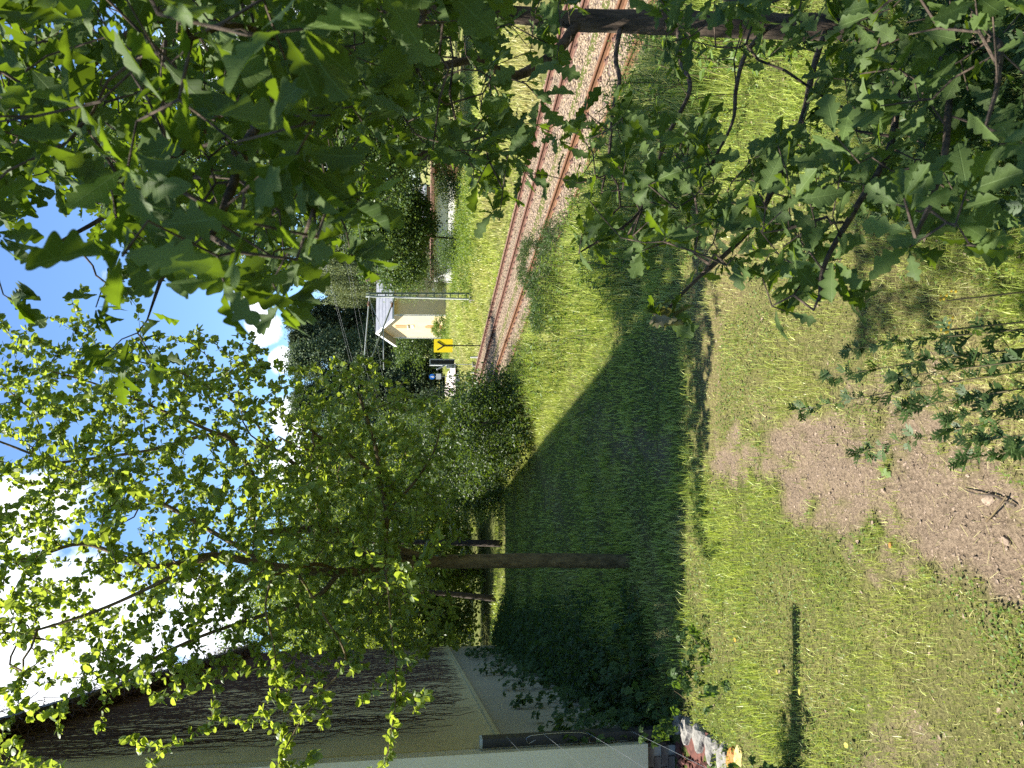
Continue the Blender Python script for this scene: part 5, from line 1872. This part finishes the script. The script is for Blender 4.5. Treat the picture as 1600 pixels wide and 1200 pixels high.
for a_, s_ in ((0, 1.0), (.75, .85), (-.75, .85), (1.5, .6), (-1.5, .6)):
    V, Q = oval_template(.3, .25, .26)
    V = V * s_
    ca, sa = math.cos(a_), math.sin(a_)
    LEAF5.append((np.stack([V[:, 0] * ca + V[:, 1] * sa, -V[:, 0] * sa + V[:, 1] * ca, V[:, 2]], -1), Q))
f5 = MB()
for V, Q in LEAF5:
    f5.add(V, Q)
fv = np.concatenate(f5.v)
fq = np.concatenate(f5.f)
size = g.uniform(.06, .115, len(P))
order = np.argsort(np.linalg.norm(P - EYE, axis=1) / size)
lm = f5.mesh('leaf', M['creeper_leaf'])
single_leaves('leaf', [lm], order[:300], P, d, nn, size, creeper, g)
mb = MB()
q = order[300:]
scatter(mb, (fv, fq), P[q], d[q], nn[q], size[q], g.random(len(q)) * .98)
mb.build('foliage', M['creeper_leaf'], creeper, kind='stuff')
ms_.build('stem', M['creeper_stem'], creeper, kind='stuff')

# dense dark ground cover under the apple tree and along the house
mb = MB()
n = 42000
y = 9.2 + 19 * g.random(n) ** 1.15
x = HX + .05 + 2.6 * g.random(n) ** 1.5
dd = x * F[0] + y * F[1]
bulge = np.clip(1.9 - (x - HX) + .8 * (fbm(x, y, .6, 95) - .5), 0, 1.3)
keep = (g.random(n) < bulge * .8) & (y > 10.2 + .0 * x)
x, y, bulge = x[keep], y[keep], bulge[keep]
zz_ = hz(x, y) + g.random(len(x)) ** .6 * (.10 + .30 * bulge * smooth(10, 13, y))
P = np.stack([x, y, zz_], -1)
scatter(mb, CARD, P, norm(rdir(len(P), g) * [1, 1, .5] + [.3, -.2, -.2]), norm(rdir(len(P), g) * .6 + [.2, -.2, 1]), g.uniform(.05, .12, len(P)), g.random(len(P)) * .98)
mb.build('ground_cover', M['creeper_leaf'], kind='stuff')

# ------------------------------------------------------------------ mugwort at the lower right
g = np.random.default_rng(801)


def divided_leaf(gg):
    """a deeply cut leaf: a narrow blade with pairs of pointed lobes"""
    V, T_ = [], []

    def lobe(a, b, w):
        a, b = np.array(a, float), np.array(b, float)
        t_ = b - a
        nn_ = np.array([-t_[1], t_[0], 0]) / np.linalg.norm(t_) * w
        m_ = a + .55 * t_
        k = len(V)
        w = w * 1.7
        nn_ = nn_ * 1.7
        V.extend([a - nn_ * .4, a + nn_ * .4, m_ + nn_, b, m_ - nn_])
        T_.extend([[k, k + 4, k + 1], [k + 1, k + 4, k + 2], [k + 2, k + 4, k + 3]])
    lobe((0, 0, 0), (0, 1, -.18), .055)
    for u, L in ((.32, .34), (.52, .42), (.72, .30)):
        for s_ in (-1, 1):
            lobe((0, u, -.18 * u * u), (s_ * L, u + .28, .06 - .1 * u), .05)
    return np.array(V), np.array(T_)


dl = divided_leaf(g)
dlm = MB().add(dl[0], dl[1]).mesh('leaf', M['mugwort_leaf'])
mug = ((1250, 640, 3.45, 1600, 555, 2.5), (1342, 706, 3.05, 1640, 600, 2.2), (1500, 720, 2.6, 1660, 660, 2.1), (1290, 590, 3.2, 1600, 520, 2.4), (1410, 640, 2.7, 1680, 560, 2.0),
       (1330, 545, 3.0, 1640, 490, 2.2), (1480, 650, 2.5, 1700, 600, 1.9), (1400, 590, 2.7, 1690, 530, 2.0), (1520, 690, 2.35, 1700, 640, 1.95))
labs = ('leafy mugwort stem reaching farthest over the lawn', 'mugwort stem whose tip hangs above the bare soil', 'short mugwort shoot at the bottom, just over the soil', 'slim mugwort stem close below the oak leaves',
        'mugwort stem in the middle of the clump', 'sparse mugwort stem leaning beneath the yellow flowers', 'low mugwort shoot near the bottom corner', 'dense mugwort stem beside the yellow flowers', 'stubby mugwort shoot lowest in the clump')
for k, (tx, ty, td, bx0, by0, bd) in enumerate(mug):
    tip = W(tx, ty, td)
    b = W(bx0, by0, bd)
    b[2] = gz(b[0], b[1])
    if tip[2] < b[2] + .25:
        tip[2] = b[2] + .35
    root = thing('mugwort', labs[k], 'wild plant', b, 'mugwort plants on the near bank')
    mid = (b + tip) / 2 + np.array([0, 0, .10])
    pts = spline(np.array([b, mid, tip]), 14)
    MB().add(*tube(pts, np.linspace(.0045, .0015, len(pts)), 5)).build('stem', M['weed_stem'], root, True)
    T_ = norm(np.gradient(pts, axis=0))
    for i in range(3, len(pts)):
        reps = 2 if i < len(pts) - 2 else 7
        for q in range(reps):
            ax = norm((T_[i] * .65 + rdir(1, g)[0] * .9)[None])[0]
            nn_ = norm((np.array([0, 0, 1.0]) + .4 * g.normal(size=3))[None])[0]
            nn_ = norm((nn_ - ax * (nn_ @ ax))[None])[0]
            xx_ = np.cross(ax, nn_)
            o = link('leaf', dlm, root, at=pts[i])
            o.rotation_euler = Matrix(((xx_[0], ax[0], nn_[0]), (xx_[1], ax[1], nn_[1]), (xx_[2], ax[2], nn_[2]))).to_euler()
            o.scale = (g.uniform(.042, .085) * (1.25 - .5 * i / len(pts)),) * 3
# leafy undergrowth between them
mb = MB()
n = 15000
D = g.uniform(1.7, 4.3, n)
lat = g.uniform(.0, 2.8, n)
p = D[:, None] * F + lat[:, None] * R
keep = (lat > .12 + .30 * (D - 1.2) + .7 * (fbm(p[:, 0], p[:, 1], 2, 97) - .5)) & (g.random(n) < np.clip((fbm(p[:, 0], p[:, 1], 2.6, 98) - .38) * 6, .08, 1))
p = p[keep]
P = np.stack([p[:, 0], p[:, 1], hz(p[:, 0], p[:, 1]) + g.random(len(p)) ** 1.2 * .46], -1)
scatter(mb, (dl[0], dl[1]), P, norm(rdir(len(P), g) + [0, 0, .5]), norm(rdir(len(P), g) * .7 + [0, 0, 1]), g.uniform(.045, .10, len(P)), g.random(len(P)) * .98)
mb.build('undergrowth', M['mugwort_leaf'], kind='stuff')
# tansy heads
for k, (px, py, D) in enumerate(((1478, 470, 2.35), (1485, 515, 2.3))):
    c = W(px, py, D)
    b = np.array([c[0] + .05, c[1] - .1, gz(c[0], c[1] - .1)])
    root = thing('tansy', ('yellow tansy cluster nearer the oak leaves', 'yellow tansy cluster amid the mugwort stems')[k], 'wild flower', b, 'tansy flowers')
    MB().add(*tube(spline(np.array([b, (b + c) / 2 + [0, 0, .03], c]), 6), .003, 5)).build('stem', M['weed_stem'], root)
    bm_ = None
    for q in range(6):
        o_ = c + g.normal(size=3) * [.022, .022, .01]
        a = np.linspace(0, 2 * PI, 7)[:-1]
        V = np.concatenate([np.stack([.006 * np.cos(a), .006 * np.sin(a), np.zeros(6)], -1), [[0, 0, .006]]])
        MB().add(V + o_, np.array([[i, (i + 1) % 6, 6] for i in range(6)])).build('flower_head', M['yellow_petal'], root)

# ------------------------------------------------------------------ things lying on the soil
mb = MB()
x, y, D = field(450, 3.0, 16, g, 1.0)
keep = (x > HX + .2) & (x < 6)
x, y = x[keep], y[keep]
P = np.stack([x, y, hz(x, y) + g.uniform(.003, .016, len(x))], -1)
scatter(mb, CARD, P, norm(rdir(len(P), g) * [1, 1, .12]), norm(rdir(len(P), g) * .25 + [0, 0, 1]), g.uniform(.015, .05, len(P)), g.random(len(P)), dry=np.full(len(P), .85))
mb.build('leaf_litter', M['dirt_clod'], kind='stuff')
g = np.random.default_rng(901)
mb = MB()
n = 30000
c = np.array([.5, 4.6])
x = g.uniform(-2.0, 3.0, n); y = g.uniform(2.4, 8.0, n)
keep = g.random(n) < dirt_at(x, y) * .95
x, y = x[keep], y[keep]
s_ = .003 + .010 * g.random(len(x)) ** 3
rocks(mb, np.stack([x, y, hz(x, y) + s_ * .2], -1), s_)
mb.build('soil_crumbs', M['dirt_clod'], kind='stuff')
for k, (px, py, sz_, lab) in enumerate(((1360, 818, .035, 'pale pebble at the left rim of the bare soil'), (1570, 845, .045, 'dark stone at the lower edge of the bare soil'), (1545, 780, .06, 'flat pale stone beside the dark twig'),
                                        (1388, 852, .03, 'reddish stone chip on the thin grass'))):
    p = G(px, py, .02)
    p[2] = gz(p[0], p[1]) + sz_ * .2
    stone('pebble', p, (sz_ * 1.2, sz_ * .8, sz_ * .5), k, M['stone_orange' if k == 3 else 'dirt_clod'], lab, 'pebbles on the bare soil', 70 + k)


def gp(px, py, up=.01):
    p = G(px, py, 0)
    p[2] = gz(p[0], p[1]) + up
    return p


st_ = MB().add(*tube(spline(np.array([gp(1512, 764, .02), gp(1535, 772, .03), gp(1560, 774, .02), gp(1582, 782, .03), gp(1600, 790, .02)]), 5), np.linspace(.004, .008, 21), 6)).build('fallen_twig', M['dirt_stick'])
tag(st_, 'dark crooked twig lying on the bare soil near the bottom edge', 'twig')
st_ = MB().add(*tube(spline(np.array([gp(1590, 775, .03), gp(1570, 800, .05), gp(1545, 815, .02)]), 5), .005, 6)).build('fallen_twig', M['creeper_stem'])
tag(st_, 'thin brown stalk crossing the soil beside the dark twig', 'twig')
V, Q, lx, ly = otm[2]
lf = MB().add(V * .11, Q, lx=lx, ly=ly).build('fallen_leaf', M['weed_leaf'], None, True, at=gp(1380, 728, .035))
lf.rotation_euler = (.15, .1, 2.3)
tag(lf, 'single pale green leaf lying on the bare soil', 'leaf')
for k, (px, py, mt, lab) in enumerate(((1335, 1165, 'yellow_leaf', 'yellow fallen leaf below the shadow strip at the left'), (1258, 1077, 'yellow_leaf', 'yellowed leaf just above the narrow post shadow'),
                                       (1220, 1045, 'yellow_leaf', 'yellow fallen leaf in the green lawn, farther from the shadow strip'), (1150, 1000, 'orange_leaf', 'brownish orange leaf in the lawn near the shadow edge'))):
    V, Q = APPLE[k % 4]
    o = MB().add(V * .05, Q).build('fallen_leaf', M[mt], None, at=gp(px, py, .055))
    o.rotation_euler = (.2, .1, 1.1 * k)
    tag(o, lab, 'leaf', 'fallen leaves in the lawn')
# grass plumes at the edge of the shade
for k, (px, py) in enumerate(((1040, 945), (1045, 970), (1045, 1000), (1038, 1020))):
    p = gp(px + 25, py, 0)
    root = thing('grass_plume', ('flowering grass stalk leftmost in the row', 'flowering grass stalk second from left', 'flowering grass stalk second from right', 'flowering grass stalk rightmost in the row')[3 - k] + ' along the shadow edge', 'grass stalk', p, 'flowering grass stalks')
    t_ = p + np.array([.08 * g.normal(), .05 * g.normal(), .34 + .05 * g.normal()])
    pts = spline(np.array([p, (p + t_) / 2 + [.01, 0, .02], t_]), 5)
    MB().add(*tube(pts, .0016, 4)).build('stalk', M['stone_yellow'], root)
    mb = MB()
    k_ = 60
    u = g.uniform(.6, 1.02, k_)
    P = p + (t_ - p) * u[:, None] + g.normal(size=(k_, 3)) * .018
    scatter(mb, LANCE, P, norm(rdir(k_, g) + [0, 0, 1.0]), rdir(k_, g), .018, g.random(k_), dry=np.full(k_, .9))
    mb.build('plume', M['grass'], root, kind='stuff')
print('polys', sum(len(o.data.polygons) for o in scene.objects if o.type == 'MESH'))
